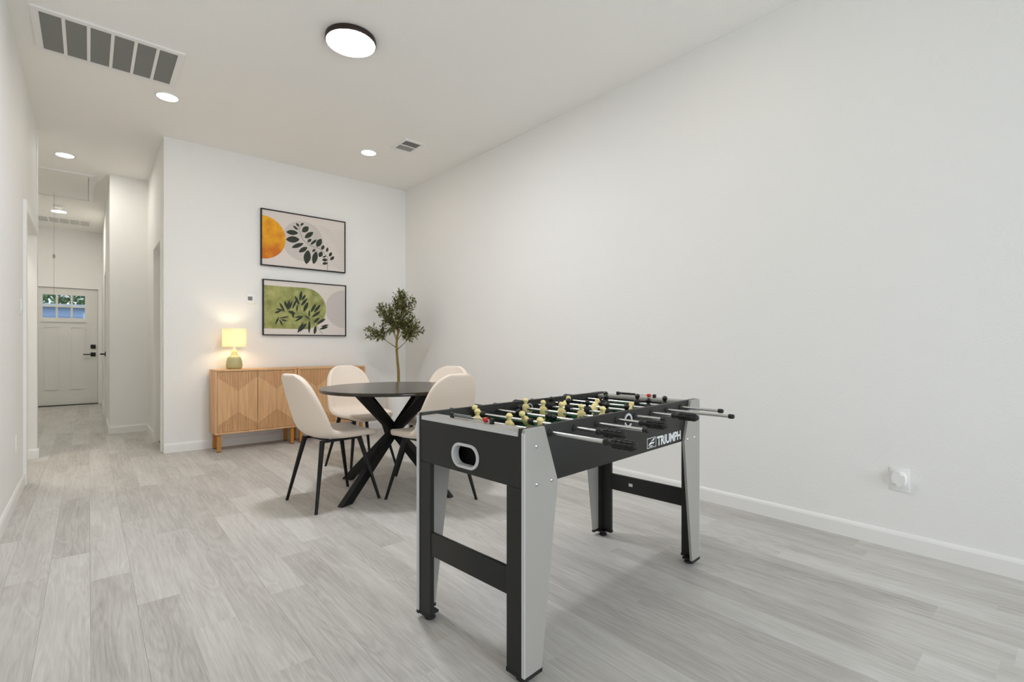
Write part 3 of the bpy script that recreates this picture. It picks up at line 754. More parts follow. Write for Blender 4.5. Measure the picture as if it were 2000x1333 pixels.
# ------------------------------------------------------------------ dining chairs
def chair():
    t = empty('dining_chair', (0, 0, 0))
    prof = [(0.245, 0.428), (0.235, 0.444), (0.19, 0.456), (0.10, 0.455), (0.0, 0.450), (-0.09, 0.452), (-0.15, 0.466), (-0.19, 0.50), (-0.213, 0.55),
            (-0.232, 0.62), (-0.250, 0.69), (-0.268, 0.76), (-0.282, 0.812), (-0.293, 0.848), (-0.299, 0.870)]
    half = [0.13, 0.168, 0.200, 0.214, 0.220, 0.222, 0.222, 0.221, 0.219, 0.213, 0.203, 0.186, 0.158, 0.118, 0.062]
    wrap = [0.0, 0.004, 0.010, 0.016, 0.022, 0.034, 0.055, 0.072, 0.075, 0.065, 0.05, 0.038, 0.026, 0.014, 0.006]
    nc = 12
    bm = bmesh.new(); rows = []
    for i, (x, z) in enumerate(prof):
        a = prof[max(i - 1, 0)]; b = prof[min(i + 1, len(prof) - 1)]
        tx, tz = b[0] - a[0], b[1] - a[1]; n = math.hypot(tx, tz); nx, nz = tz / n, -tx / n   # inward: up for the seat, forward for the back
        row = []
        for j in range(nc + 1):
            q = -1 + 2 * j / nc; qq = math.sin(q * PI / 2) * 0.35 + q * 0.65
            l_ = wrap[i] * abs(q) ** 2.2
            row.append(bm.verts.new((x + nx * l_, half[i] * qq, z + nz * l_)))
        rows.append(row)
    for A, B in zip(rows, rows[1:]):
        for j in range(nc): bm.faces.new([A[j], A[j + 1], B[j + 1], B[j]])
    sh = done('upholstered_shell', bm, M_FABRIC, t, True)
    so = sh.modifiers.new('thick', 'SOLIDIFY'); so.thickness = 0.042; so.offset = 0.0
    ss = sh.modifiers.new('smooth', 'SUBSURF'); ss.levels = 2; ss.render_levels = 2
    for sx in (1, -1):
        for sy in (1, -1):
            b = bmesh.new(); tube(b, (sx * 0.13 - 0.01, sy * 0.125, 0.433), (sx * 0.222, sy * 0.212, 0.008), 0.0165, 0.0095, 16)
            l_ = done('leg', b, M_BLKMETAL, t, True, 40)
            b = bmesh.new(); lathe(b, [(0, 0), (0.010, 0), (0.0105, 0.009), (0, 0.009)], 14, Matrix.Translation((sx * 0.2225, sy * 0.2125, 0))); done('foot_tip', b, M_RUBBER, l_, True, 40)
    b = bmesh.new()
    for s in (1, -1):
        bx(b, -0.15, 0.135, s * 0.125 - 0.012, s * 0.125 + 0.012, 0.420, 0.434)
    bx(b, 0.05, 0.075, -0.125, 0.125, 0.421, 0.433); bx(b, -0.10, -0.075, -0.125, 0.125, 0.421, 0.433)
    done('seat_frame', b, M_BLKMETAL, t)
    return t
ch = chair()
spots = [((1.267, 3.340), 6.5, 'cream fabric dining chair seen from its side, left of the round table'),
         ((1.794, 4.093), -85, 'cream fabric dining chair in front of the oak cabinets, facing the viewer'),
         ((2.165, 3.50), 205, 'cream fabric dining chair on the wall side, mostly hidden behind another chair'),
         ((1.770, 2.900), 95.6, 'cream fabric dining chair behind the game table, its back to the viewer')]
for i, (p, a, lab) in enumerate(spots):
    o = ch if i == 0 else copy_tree(ch)
    o.location = (*p, 0); o.rotation_euler = (0, 0, math.radians(a))
    tag(o, lab, 'chair', 'cream dining chairs around the round table')

# ------------------------------------------------------------------ olive tree
OT = empty('potted_olive_tree', (2.735, 5.22, 0), label='slender potted olive tree in the room corner behind the round table', cat='potted tree')
bm = bmesh.new(); lathe(bm, [(0, 0), (0.115, 0), (0.122, 0.01), (0.138, 0.50), (0.137, 0.508), (0.130, 0.508), (0.126, 0.47), (0, 0.47)], 48)
done('planter', bm, M_PLANTER, OT, True, 40)
bm = bmesh.new(); lathe(bm, [(0, 0.471), (0.1255, 0.471), (0.1255, 0.478), (0.07, 0.49), (0, 0.494)], 32); done('soil', bm, M_SOIL, OT, True)
Rv = Vector((math.cos(TH), -math.sin(TH), 0)); Fv = Vector((math.sin(TH), math.cos(TH), 0))
def P(l_, z, d_=0.0): return Rv * l_ + Fv * d_ + Vector((0, 0, z))
bm = bmesh.new()
path_tube(bm, [P(0.01, 0.47), P(0.012, 0.60), P(0.010, 0.75), P(-0.002, 0.88), P(-0.010, 0.99), P(-0.012, 1.08), P(0.0, 1.18), P(0.012, 1.28), P(0.02, 1.40)],
          [0.019, 0.017, 0.016, 0.015, 0.0145, 0.014, 0.010, 0.008, 0.005], 12)
done('trunk', bm, M_TRUNK, OT, True)
rnd = random.Random(11)
clusters = [  # start z, lateral, height, depth, spread lateral, spread z, twigs
    (1.16, 0.085, 1.48, 0.02, 0.13, 0.19, 36), (1.12, -0.125, 1.42, -0.03, 0.13, 0.12, 30), (1.02, -0.25, 1.20, 0.03, 0.13, 0.085, 24),
    (1.00, 0.185, 1.19, -0.02, 0.12, 0.13, 30), (1.20, 0.03, 1.30, 0.05, 0.14, 0.10, 22), (1.25, 0.03, 1.60, 0.0, 0.07, 0.11, 15), (1.08, -0.06, 1.28, -0.06, 0.09, 0.07, 12), (1.12, 0.12, 1.33, 0.03, 0.10, 0.09, 16), (1.15, -0.03, 1.50, -0.04, 0.10, 0.10, 12)]
bmL = bmesh.new()
def leaf(bm, p, d, up, L_, wd):
    s = d.cross(up).normalized(); u_ = s.cross(d).normalized()
    a = bm.verts.new(p); b = bm.verts.new(p + d * L_ * 0.5 + s * wd + u_ * wd * 0.3); c = bm.verts.new(p + d * L_ - u_ * wd * 0.3); e = bm.verts.new(p + d * L_ * 0.5 - s * wd + u_ * wd * 0.3); m_ = bm.verts.new(p + d * L_ * 0.5)
    for f in ((a, b, m_), (b, c, m_), (c, e, m_), (e, a, m_)): bm.faces.new(f)
for (zs, cl, cz, cd, sl, sz, nt_) in clusters:
    bmB = bmesh.new()
    st = P(-0.008 + (zs - 1.0) * 0.08, zs); ce = P(cl, cz, cd)
    mid = st.lerp(ce, 0.5) + Vector((0, 0, -0.01)); 
    path_tube(bmB, [st, mid, ce], [0.0058, 0.004, 0.0025], 7)
    for k in range(nt_):
        base = st.lerp(ce, rnd.uniform(0.55, 1.0))
        v = Vector((rnd.gauss(0, 1), rnd.gauss(0, 1), rnd.gauss(0.25, 1))).normalized()
        tip = ce + Rv * v.x * sl + Fv * v.y * sl * 0.9 + Vector((0, 0, v.z * sz))
        path_tube(bmB, [base, base.lerp(tip, 0.5) + Vector((0, 0, 0.008)), tip], [0.0022, 0.0016, 0.001], 4)
        n_ = 14
        for q in range(n_):
            tt = 0.25 + 0.78 * q / (n_ - 1)
            p = base.lerp(tip, tt)
            ax = (tip - base).normalized()
            side = ax.orthogonal(); side.rotate(Matrix.Rotation(rnd.uniform(0, 2 * PI), 3, ax))
            d = (ax * rnd.uniform(0.4, 1.0) + side * rnd.uniform(0.5, 1.0) + Vector((0, 0, rnd.uniform(-0.2, 0.3)))).normalized()
            leaf(bmL, p, d, Vector((rnd.uniform(-0.6, 0.6), rnd.uniform(-0.6, 0.6), 1)).normalized(), rnd.uniform(0.034, 0.054), rnd.uniform(0.0072, 0.0108))
    done('branch', bmB, M_TRUNK, OT, True)
ml = bpy.data.materials.new('olive_leaf'); ml.use_nodes = True; nt = ml.node_tree; p_ = nt.nodes['Principled BSDF']; p_.inputs['Roughness'].default_value = 0.5
ge = nt.nodes.new('ShaderNodeNewGeometry'); rp = nt.nodes.new('ShaderNodeValToRGB')
rp.color_ramp.elements[0].color = (*sr(58, 70, 36), 1); rp.color_ramp.elements[1].color = (*sr(146, 142, 78), 1); e_ = rp.color_ramp.elements.new(0.6); e_.color = (*sr(98, 102, 52), 1)
nt.links.new(ge.outputs['Random Per Island'], rp.inputs['Fac']); nt.links.new(rp.outputs['Color'], p_.inputs['Base Color'])
me = bpy.data.meshes.new('foliage'); bmL.to_mesh(me); bmL.free()
tag(link('foliage', me, ml, OT), kind='stuff')

# ------------------------------------------------------------------ foosball table
FA = math.radians(4.5)
FT = empty('foosball_table', (1.007, 1.110, 0), FA, 'black and silver foosball table with chrome rods and cream and black players', 'foosball table')
FL, FW, FTZ, FBZ = 1.236, 0.572, 0.793, 0.607
box('side_panel', (0.004, FL - 0.004, 0.012, 0.030, FBZ, FTZ), M_BLACKLAM, FT, bev=0.0015)
box('side_panel', (0.004, FL - 0.004, FW - 0.030, FW - 0.012, FBZ, FTZ), M_BLACKLAM, FT, bev=0.0015)
def stadium(cx, cz, hw, hh, n=12):
    r = hh; pts = []
    for k in range(n + 1):
        a = -PI / 2 + PI * k / n; pts.append((cx + hw - r + r * math.cos(a), cz + r * math.sin(a)))
    for k in range(n + 1):
        a = PI / 2 + PI * k / n; pts.append((cx - hw + r + r * math.cos(a), cz + r * math.sin(a)))
    return pts
def ring_prism(bm, outer, inner, f0, f1):
    n = len(outer)
    A = [bm.verts.new(f0(*p)) for p in outer]; B = [bm.verts.new(f0(*p)) for p in inner]
    C = [bm.verts.new(f1(*p)) for p in outer]; D = [bm.verts.new(f1(*p)) for p in inner]
    for i in range(n):
        j = (i + 1) % n
        bm.faces.new([A[i], A[j], B[j], B[i]]); bm.faces.new([C[i], D[i], D[j], C[j]])
        bm.faces.new([A[i], C[i], C[j], A[j]]); bm.faces.new([B[i], B[j], D[j], D[i]])
# the end panels have a real slot for the ball return
def end_panel(u0, u1):
    bm = bmesh.new()
    inner = stadium(FW / 2, 0.667, 0.062, 0.034)
    n = len(inner); y0, y1, z0, z1 = 0.0185, FW - 0.0185, FBZ, FTZ - 0.012
    outer = []
    cx, cz = FW / 2, 0.667
    for (a, b) in inner:
        dx, dz = a - cx, b - cz
        k = min(((y1 - cx) / dx) if dx > 1e-9 else ((y0 - cx) / dx if dx < -1e-9 else 1e9), ((z1 - cz) / dz) if dz > 1e-9 else ((z0 - cz) / dz if dz < -1e-9 else 1e9))
        outer.append((cx + dx * k, cz + dz * k))
    # snap the rays nearest to each corner
    for cy, cz_ in ((y0, z0), (y0, z1), (y1, z0), (y1, z1)):
        i = min(range(n), key=lambda i: (outer[i][0] - cy) ** 2 + (outer[i][1] - cz_) ** 2); outer[i] = (cy, cz_)
    ring_prism(bm, outer, inner, lambda y, z: Vector((u0, y, z)), lambda y, z: Vector((u1, y, z)))
    return done('end_panel', bm, M_BLACKLAM, FT)
for s in (0, 1):
    u0, u1 = (0.005, 0.023) if s == 0 else (FL - 0.023, FL - 0.005)
    ep = end_panel(u0, u1)
    bm = bmesh.new(); uo, ui = (0.0, 0.025) if s == 0 else (FL, FL - 0.025)
    ring_prism(bm, stadium(FW / 2, 0.667, 0.072, 0.043, 14), stadium(FW / 2, 0.667, 0.0615, 0.0335, 14), lambda y, z: Vector((uo, y, z)), lambda y, z: Vector((ui, y, z)))
    done('ball_return_ring', bm, M_EDGE, ep, True, 40)
    bm = bmesh.new(); ud = (0.03, 0.12) if s == 0 else (FL - 0.12, FL - 0.03)
    bx(bm, ud[0] + 0.03, ud[1], FW / 2 - 0.09, FW / 2 + 0.09, 0.61, 0.71); done('ball_tray', bm, M_HOLE, ep)
    a, b = (0.002, 0.075) if s == 0 else (FL - 0.075, FL - 0.002)
    box('end_ledge', (a, b, 0.0305, FW - 0.0305, FTZ - 0.026, FTZ - 0.010), M_EDGE if False else M_SILVER, FT, bev=0.003)
    e0 = (0.0005, 0.0045) if s == 0 else (FL - 0.0045, FL - 0.0005)
    box('edge_band', (e0[0], e0[1], 0.0305, FW - 0.0305, FTZ - 0.025, FTZ - 0.0115), M_EDGE, FT)
box('cabinet_floor', (0.024, FL - 0.024, 0.031, FW - 0.031, FBZ + 0.004, FBZ + 0.012), M_INNER, FT)
box('playing_field', (0.076, FL - 0.076, 0.031, FW - 0.031, 0.676, 0.684), M_FIELD, FT)
for a, b in ((0.0755, 0.088), (FL - 0.088, FL - 0.0755)):
    box('goal_wall', (a, b, 0.031, FW - 0.031, 0.6845, FTZ - 0.027), M_INNER, FT)
bm = bmesh.new(); zf = 0.6846
um = FL / 2
bx(bm, um - 0.003, um + 0.003, 0.035, FW - 0.035, zf - 0.0006, zf)
ringpts = lambda r: [(um + r * math.cos(2 * PI * k / 48), FW / 2 + r * math.sin(2 * PI * k / 48)) for k in range(48)]
ring_prism(bm, ringpts(0.09), ringpts(0.085), lambda x, y: Vector((x, y, zf - 0.0006)), lambda x, y: Vector((x, y, zf)))
for s in (0, 1):
    a = 0.09 if s == 0 else FL - 0.09; b = a + (0.16 if s == 0 else -0.16)
    for (q0, q1, q2, q3) in ((min(a, b), max(a, b), 0.15, 0.155), (min(a, b), max(a, b), FW - 0.155, FW - 0.15), (b - 0.0025, b + 0.0025, 0.155, FW - 0.155)):
        bx(bm, q0, q1, q2, q3, zf - 0.0006, zf)
done('field_lines', bm, M_PRINTW, FT)

# legs : silver board on the long side, black board on the end, rubber cap and leveller
def leg(su, sv):
    U = (lambda u: u) if su == 0 else (lambda u: FL - u)
    V = (lambda v: v) if sv == 0 else (lambda v: FW - v)
    g = None
    bm = bmesh.new()
    poly = [(0.0, 0.028), (0.080, 0.028), (0.160, 0.607), (0.093, FTZ), (0.012, FTZ), (0.003, FTZ - 0.003), (0.0, FTZ - 0.014)]
    prism(bm, poly, lambda u, z: Vector((U(u), V(0.0), z)), lambda u, z: Vector((U(u), V(0.0115), z)), bev=0.0)
    g = done('leg', bm, M_SILVER, FT)
    bm = bmesh.new()   # pale edge band along the corner edge
    poly = [(-0.0008, 0.03), (0.0022, 0.03), (0.0022, FTZ - 0.012), (-0.0008, FTZ - 0.014)]
    prism(bm, poly, lambda u, z: Vector((U(u), V(-0.0006), z)), lambda u, z: Vector((U(u), V(0.012), z)))
    done('edge_band', bm, M_EDGE, g)
    bm = bmesh.new()
    x0, x1 = sorted((U(0.004), U(0.022))); y0, y1 = sorted((V(0.0125), V(0.082)))
    bx(bm, x0, x1, y0, y1, 0.028, FBZ - 0.001, 0.001)
    x0, x1 = sorted((U(0.022), U(0.040))); y0, y1 = sorted((V(0.0125), V(0.028)))
    bx(bm, x0, x1, y0, y1, 0.028, FBZ - 0.001)
    done('leg_board', bm, M_BLACKLAM, g)
    bm = bmesh.new()
    x0, x1 = sorted((U(-0.001), U(0.082))); y0, y1 = sorted((V(-0.001), V(0.0125))); bx(bm, x0, x1, y0, y1, 0.018, 0.030)
    x0, x1 = sorted((U(0.003), U(0.024))); y0, y1 = sorted((V(0.0125), V(0.084))); bx(bm, x0, x1, y0, y1, 0.018, 0.030)
    x0, x1 = sorted((U(0.024), U(0.06))); y0, y1 = sorted((V(0.0125), V(0.06))); bx(bm, x0, x1, y0, y1, 0.020, 0.028)
    done('leg_cap', bm, M_RUBBER, g)
    bm = bmesh.new(); lathe(bm, [(0, 0), (0.020, 0), (0.022, 0.004), (0.018, 0.010), (0.007, 0.013), (0.007, 0.021), (0, 0.021)], 24, Matrix.Translation((U(0.034), V(0.040), 0)))
    done('leveling_foot', bm, M_RUBBER, g, True, 40)
    for (u, z) in ((0.055, 0.735), (0.056, 0.615), (0.128, 0.615)):
        bm = bmesh.new(); sgn = -1 if sv == 0 else 1
        lathe(bm, [(0, 0.004), (0.004, 0.0035), (0.007, 0.0005), (0.007, -0.001), (0, -0.001)], 16, Matrix.Translation((U(u), V(0.0), z)) @ Matrix.Rotation(PI / 2 * (1 if sv == 0 else -1), 4, 'X'))
        done('bolt', bm, M_CHROME, g, True, 40)
for su in (0, 1):
    for sv in (0, 1): leg(su, sv)
for s in (0, 1):
    u0, u1 = (0.006, 0.021) if s == 0 else (FL - 0.021, FL - 0.006)
    cr = box('cross_rail', (u0, u1, 0.0825, FW - 0.0825, 0.260, 0.346), M_BLACKLAM, FT, bev=0.001)
    if s == 1:
        box('sticker', (u0 - 0.0006, u0, 0.355, 0.378, 0.297, 0.313), M_PRINTW, cr)

# rods
def figure_mesh(m):
    bm = bmesh.new()
    def ell(prof, sx, sy):   # stack of elliptical rings (z, rx, ry, xoff)
        rings = []
        for (z, rx, ry, xo) in prof:
            rings.append([bm.verts.new((xo + 1.15 * rx * math.cos(2 * PI * k / 12), 1.1 * ry * math.sin(2 * PI * k / 12), z)) for k in range(12)])
        for A, B in zip(rings, rings[1:]):
            for i in range(12): bm.faces.new([A[i], A[(i + 1) % 12], B[(i + 1) % 12], B[i]])
        bm.faces.new(rings[0][::-1]); bm.faces.new(rings[-1])
    ell([(-0.070, 0.0085, 0.0105, 0.005), (-0.064, 0.0105, 0.0115, 0.004), (-0.055, 0.0080, 0.0105, 0.001), (-0.042, 0.0062, 0.0095, 0), (-0.026, 0.0080, 0.0120, 0), (-0.012, 0.0100, 0.0140, 0),
         (0.0, 0.0112, 0.0150, 0), (0.009, 0.0108, 0.0158, 0), (0.016, 0.0088, 0.0138, 0), (0.020, 0.0058, 0.0075, 0), (0.0225, 0.0054, 0.0060, 0),
         (0.025, 0.0072, 0.0078, 0), (0.030, 0.0088, 0.0094, 0), (0.0335, 0.0092, 0.0098, 0), (0.0345, 0.0112, 0.0116, 0.0008), (0.0375, 0.0112, 0.0116, 0.0004), (0.039, 0.0096, 0.0100, 0), (0.044, 0.0074, 0.0080, 0), (0.0465, 0.0030, 0.0034, 0)], 1, 1)
    for sy in (-1, 1):   # arms held against the body
        rings = []
        for (z, r_) in ((0.013, 0.0028), (0.004, 0.0036), (-0.010, 0.0034), (-0.020, 0.0022)):
            rings.append([bm.verts.new((0.002 + r_ * math.cos(2 * PI * k / 8), sy * (0.0185 - abs(z) * 0.06) + r_ * math.sin(2 * PI * k / 8), z)) for k in range(8)])
        for A, B in zip(rings, rings[1:]):
            for i_ in range(8): bm.faces.new([A[i_], A[(i_ + 1) % 8], B[(i_ + 1) % 8], B[i_]])
        bm.faces.new(rings[0]); bm.faces.new(rings[-1][::-1])
    bmesh.ops.recalc_face_normals(bm, faces=bm.faces[:])
    me = bpy.data.meshes.new('player_figure'); bm.to_mesh(me); bm.free()
    for p in me.polygons: p.use_smooth = True
    me.materials.append(m); return me
FIG_C, FIG_K = figure_mesh(M_CREAM), figure_mesh(M_BLACKPL)
def handle_mesh():
    bm = bmesh.new()
    Rm = Matrix.Rotation(-PI / 2, 4, 'X')     # z -> +y ; handle runs from y=0 (inner) towards -y, so mirrored below
    prof = [(0, 0), (0.0105, 0), (0.0122, 0.003), (0.0122, 0.010), (0.0095, 0.015), (0.0092, 0.021), (0.0125, 0.027), (0.0132, 0.06), (0.0125, 0.098), (0.010, 0.106), (0.005, 0.110), (0, 0.110)]
    lathe(bm, prof, 24, Matrix.Rotation(PI / 2, 4, 'X'))
    for k in range(9):
        a = 2 * PI * k / 9
        for q in range(4):
            y0 = -0.030 - q * 0.0175
            M_ = Matrix.Rotation(a, 4, 'Y')
            vs0 = len(bm.verts)
            b = bmesh.new(); bx(b, -0.0032, 0.0032, y0 - 0.0155, y0, 0.0112, 0.0154, 0.001, 1)
            for v in b.verts: v.co = M_ @ v.co
            tmp = bpy.data.meshes.new('t'); b.to_mesh(tmp); b.free(); bm.from_mesh(tmp); bpy.data.meshes.remove(tmp)
    bmesh.ops.recalc_face_normals(bm, faces=bm.faces[:])
    me = bpy.data.meshes.new('handle'); bm.to_mesh(me); bm.free()
    for p in me.polygons: p.use_smooth = True
    try: me.set_sharp_from_angle(angle=math.radians(35))
    except Exception: pass
    me.materials.append(M_RUBBER); return me
HND = handle_mesh()
def cap_mesh():
    bm = bmesh.new(); lathe(bm, [(0, 0), (0.0085, 0), (0.0094, 0.002), (0.0094, 0.017), (0.007, 0.021), (0, 0.022)], 18, Matrix.Rotation(PI / 2, 4, 'X'))
    bmesh.ops.recalc_face_normals(bm, faces=bm.faces[:])
    me = bpy.data.meshes.new('end_cap'); bm.to_mesh(me); bm.free()
    for p in me.polygons: p.use_smooth = True
    me.materials.append(M_RUBBER); return me
CAP = cap_mesh()
def bush_mesh():
    bm = bmesh.new(); lathe(bm, [(0.0068, -0.002), (0.0125, -0.002), (0.0125, 0.0008), (0.0105, 0.0025), (0.0068, 0.003)], 20, Matrix.Rotation(PI / 2, 4, 'X'), close=True)
    me = bpy.data.meshes.new('rod_bushing'); bm.to_mesh(me); bm.free(); me.materials.append(M_RUBBER); return me
BSH = bush_mesh()
def bump_mesh():
    bm = bmesh.new(); lathe(bm, [(0.0068, -0.010), (0.0120, -0.009), (0.0135, 0), (0.0120, 0.009), (0.0068, 0.010)], 18, Matrix.Rotation(PI / 2, 4, 'X'), close=True)
    me = bpy.data.meshes.new('rubber_bumper'); bm.to_mesh(me); bm.free(); me.materials.append(M_RUBBER)
    for p in me.polygons: p.use_smooth = True
    return me
BMP = bump_mesh()
RZ = 0.766; RLEN = 0.97
rods = [  # u, near end v, near handle?, men v list, tilt deg (head towards +u positive), colour
    (0.134, -0.309, True, [0.37, 0.20, 0.055], 0, 'c'), (0.264, -0.193, True, [0.51, 0.24], -38, 'c'),
    (0.396, -0.198, False, [0.375, 0.215, 0.06], -72, 'k'), (0.528, -0.198, True, [0.49, 0.385, 0.283, 0.18, 0.075], 0, 'c'),
    (0.660, -0.124, False, [0.45, 0.35, 0.245, 0.145, 0.05], 0, 'k'), (0.790, -0.193, True, [0.47, 0.30, 0.12], 42, 'c'),
    (0.925, -0.278, False, [0.325, 0.10], 0, 'k'), (1.060, -0.182, False, [0.42, 0.235, 0.09], 0, 'k')]
for (u, v0, hd, men, tilt, colr) in rods:
    v1 = min(v0 + 0.92, 0.70)
    rd = empty('rod', (u, 0, RZ)); rd.parent = FT
    rd2 = None
    bm = bmesh.new(); tube(bm, (0, v0 + (0.02 if not hd else 0.06), 0), (0, v1 - (0.02 if hd else 0.06), 0), 0.0066, seg=18)
    bpy.data.objects.remove(rd)
    rd = done('rod', bm, M_CHROME, FT, True, 40); rd.location = (u, 0, RZ)
    def sub(name, me, y, rz=0.0, ry=0.0):
        o = link(name, me, None, rd); o.location = (0, y, 0); o.rotation_euler = (0, ry, rz); return o
    if hd:
        sub('handle', HND, v0 + 0.110); sub('end_cap', CAP, v1 - 0.021, PI)
    else:
        sub('end_cap', CAP, v0 + 0.021); sub('handle', HND, v1 - 0.110, PI)
    sub('rod_bushing', BSH, 0.012 - 0.002); sub('rod_bushing', BSH, FW - 0.012 + 0.002, PI)
    for q in men:
        o = sub('player_figure', FIG_C if colr == 'c' else FIG_K, q, 0, math.radians(tilt))
    sub('rubber_bumper', BMP, min(men) - 0.028 if min(men) > 0.075 else min(men) + 0.03); sub('rubber_bumper', BMP, max(men) + 0.03 if max(men) < 0.5 else max(men) - 0.03)

# ball entry rings in both long sides
for s in (0, 1):
    v = 0.0115 if s == 0 else FW - 0.0115; dv = -0.004 if s == 0 else 0.004
    c_ = lambda r: [(0.607 + r * math.cos(2 * PI * k / 36), 0.755 + r * math.sin(2 * PI * k / 36)) for k in range(36)]
    bm = bmesh.new(); ring_prism(bm, c_(0.028), c_(0.020), lambda u, z: Vector((u, v, z)), lambda u, z: Vector((u, v + dv, z)))
    rg_ = done('ball_entry_ring', bm, M_EDGE, FT, True, 40)
    bm = bmesh.new(); prism(bm, c_(0.0189), lambda u, z: Vector((u, v + dv * 0.05, z)), lambda u, z: Vector((u, v + dv * 0.3, z))); done('ball_entry_cup', bm, M_HOLE, rg_)
    # the ring shows inside the table too
    vi = 0.0305 if s == 0 else FW - 0.0305
    bm = bmesh.new(); ring_prism(bm, c_(0.024), c_(0.018), lambda u, z: Vector((u, vi, z)), lambda u, z: Vector((u, vi - dv * 0.6, z))); done('inner_entry_ring', bm, M_EDGE, rg_, True, 40)

# score counters on the two end ledges
def counter(u, va, vb, red):
    t = empty('score_counter', (u, 0, FTZ - 0.010)); t.parent = FT
    bm = bmesh.new(); tube(bm, (0, va, 0.011), (0, vb, 0.011), 0.0022, seg=8); 
    bpy.data.objects.remove(t)
    t = done('score_counter', bm, M_CHROME, FT, True); t.location = (u, 0, FTZ - 0.010)
    for q, s in ((va, -1), (vb, 1)):
        bm = bmesh.new(); bx(bm, -0.006, 0.006, min(q, q + s * 0.016), max(q, q + s * 0.016), 0, 0.019, 0.002, 1); done('bracket', bm, M_BLACKPL, t)
    n = 10; L_ = 0.094
    for k in range(n):
        y0 = vb - 0.004 - k * 0.0095
        bm = bmesh.new(); lathe(bm, [(0.0023, -0.004), (0.0055, -0.004), (0.0068, 0), (0.0055, 0.004), (0.0023, 0.004)], 12, Matrix.Translation((0, y0 - 0.004, 0.011)) @ Matrix.Rotation(PI / 2, 4, 'X'), close=True)
        done('bead', bm, M_BLACKPL if u > 0.6 else mat_bead, t, True)
    bm = bmesh.new(); lathe(bm, [(0.0023, -0.009), (0.0075, -0.009), (0.009, -0.003), (0.009, 0.003), (0.0075, 0.009), (0.0023, 0.009)], 14, Matrix.Translation((0, red, 0.011)) @ Matrix.Rotation(PI / 2, 4, 'X'), close=True)
    done('marker_bead', bm, M_RED, t, True)
mat_bead = mat('grey_bead', sr(120, 122, 122), 0.4)
counter(0.048, 0.205, 0.405, 0.228)
counter(FL - 0.040, 0.225, 0.425, 0.248)

# lettering and emblem on the near long side
def lettering(txt, x0, x1, z0, z1, y, m, parent):
    cu = bpy.data.curves.new('lettering', 'FONT'); cu.body = txt; cu.extrude = 0.0; cu.offset = 0.034; cu.size = 1.0; cu.space_character = 0.98
    o = bpy.data.objects.new('lettering', cu); COL.objects.link(o)
    bpy.context.view_layer.update()
    me = bpy.data.meshes.new_from_object(o.evaluated_get(bpy.context.evaluated_depsgraph_get()))
    bpy.data.objects.remove(o)
    xs = [v.co.x for v in me.vertices]; ys = [v.co.y for v in me.vertices]
    a, b, c, d = min(xs), max(xs), min(ys), max(ys)
    for v in me.vertices:
        v.co = Vector((x0 + (v.co.x - a) / (b - a) * (x1 - x0), y, z0 + (v.co.y - c) / (d - c) * (z1 - z0)))
    me.name = 'lettering'; me.materials.clear(); me.materials.append(m)
    return link('lettering', me, None, parent)
ly = 0.0112
lettering('TRIUMPH', 0.840, 1.060, 0.619, 0.660, ly, M_PRINTW, FT)
bm = bmesh.new()
bx0, bx1, bz0, bz1, lw = 0.757, 0.832, 0.620, 0.662, 0.0022
ring_prism(bm, [(bx0, bz0), (bx1, bz0), (bx1, bz1), (bx0, bz1)], [(bx0 + lw, bz0 + lw), (bx1 - lw, bz0 + lw), (bx1 - lw, bz1 - lw), (bx0 + lw, bz1 - lw)],
           lambda u, z: Vector((u, ly, z)), lambda u, z: Vector((u, ly + 0.0008, z)))
def swoosh(pts_top, pts_bot):
    flat(bm, [(bx0 + a * (bx1 - bx0), bz0 + b * (bz1 - bz0)) for a, b in pts_top + pts_bot[::-1]], ly)
swoosh([(0.12, 0.22), (0.22, 0.44), (0.40, 0.58), (0.55, 0.56), (0.70, 0.50), (0.85, 0.56)], [(0.12, 0.22), (0.26, 0.30), (0.42, 0.34), (0.55, 0.40), (0.70, 0.34), (0.85, 0.56)])
swoosh([(0.40, 0.66), (0.58, 0.76), (0.72, 0.88), (0.88, 0.90)], [(0.40, 0.66), (0.60, 0.64), (0.74, 0.68), (0.88, 0.90)])
swoosh([(0.16, 0.16), (0.34, 0.24), (0.52, 0.22), (0.68, 0.22)], [(0.16, 0.16), (0.34, 0.14), (0.52, 0.12), (0.68, 0.22)])
done('emblem', bm, M_PRINTW, FT)

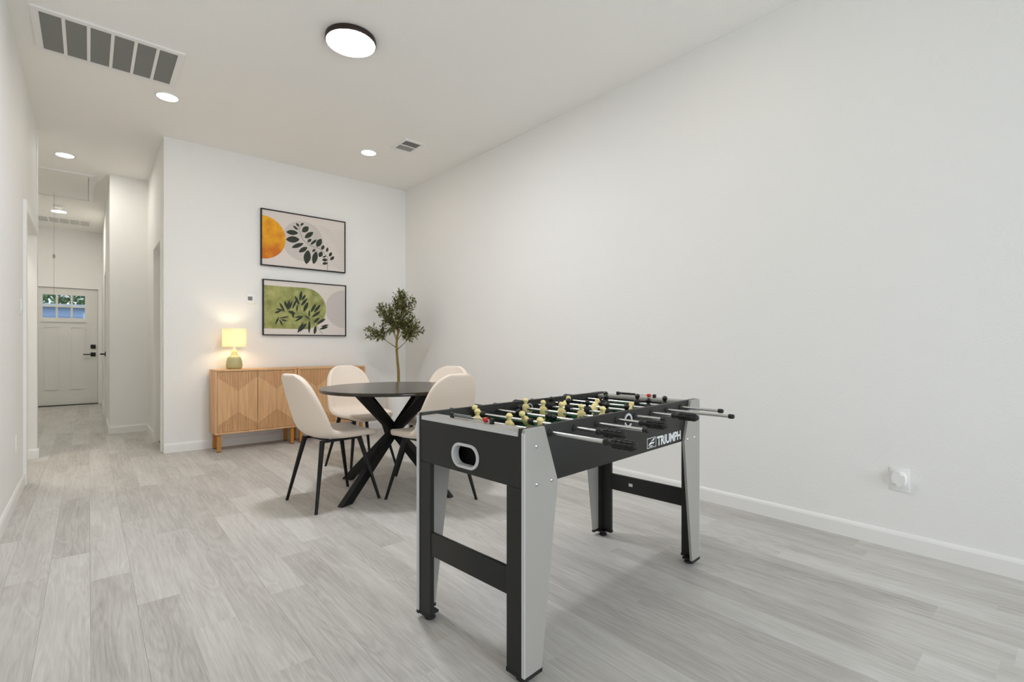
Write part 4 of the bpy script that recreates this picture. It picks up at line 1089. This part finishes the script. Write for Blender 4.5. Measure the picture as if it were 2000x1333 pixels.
# ------------------------------------------------------------------ outdoors seen through the front door panes
bm = bmesh.new(); bx(bm, -14, 12, YE + T + 0.02, 40, -0.25, -0.12)
struct(done('ground', bm, mat('lawn', sr(96, 110, 70), 0.95, var=(3, 0.2))), 'lawn and street outside the front door', 'ground')
hs = empty('neighbour_house', (-0.8, 24.0, -0.12), label='pale blue house across the street, seen through the door panes', cat='house')
m_blue = mat('blue_siding', sr(158, 178, 222), 0.7)
box('wall', (-7, 7, 0, 5, 0, 2.55), m_blue, hs)
for k in range(10): 
    b = bmesh.new(); prism(b, [(0, 0.1 + k * 0.235), (-0.03, 0.1 + k * 0.235), (-0.006, 0.325 + k * 0.235), (0, 0.325 + k * 0.235)], lambda y_, z_: Vector((-7, y_, z_)), lambda y_, z_: Vector((7, y_, z_)))
    done('siding_board', b, m_blue, hs)
box('roof', (-7.3, 7.3, -0.25, 5.3, 2.55, 2.66), mat('roof_edge', sr(190, 196, 205), 0.7), hs)
def street_tree(x, y, zc, r, label, seed):
    t = empty('street_tree', (x, y, -0.12), label=label, cat='tree', group='trees behind the house across the street')
    rr = random.Random(seed)
    b = bmesh.new(); path_tube(b, [(0, 0, 0), (0.1, 0, zc * 0.5), (0, 0.05, zc)], [0.16, 0.12, 0.05], 8); done('trunk', b, mat('bark', sr(84, 72, 60), 0.9), t, True)
    b = bmesh.new()
    for k in range(900):
        v = Vector((rr.gauss(0, 1), rr.gauss(0, 1), rr.gauss(0, 0.8))).normalized() * r * rr.uniform(0.3, 1.0) ** 0.5
        p = Vector((0, 0, zc)) + v; d = Vector((rr.uniform(-1, 1), rr.uniform(-1, 1), rr.uniform(-1, 0.3))).normalized()
        leaf(b, p, d, Vector((rr.uniform(-1, 1), rr.uniform(-1, 1), 1)).normalized(), rr.uniform(0.2, 0.36), rr.uniform(0.06, 0.11))
    tag(done('foliage', b, mat('street_leaf', sr(104, 138, 88), 0.7, var=(2, 0.35)), t), kind='stuff')
street_tree(-2.6, 32.0, 3.6, 1.25, 'leafy green tree seen through the upper left door pane', 1)
street_tree(-0.75, 36.5, 4.4, 1.2, 'leafy green tree seen through the upper middle door pane', 2)
street_tree(0.9, 33.0, 3.7, 1.0, 'leafy green tree seen through the upper right door pane', 3)
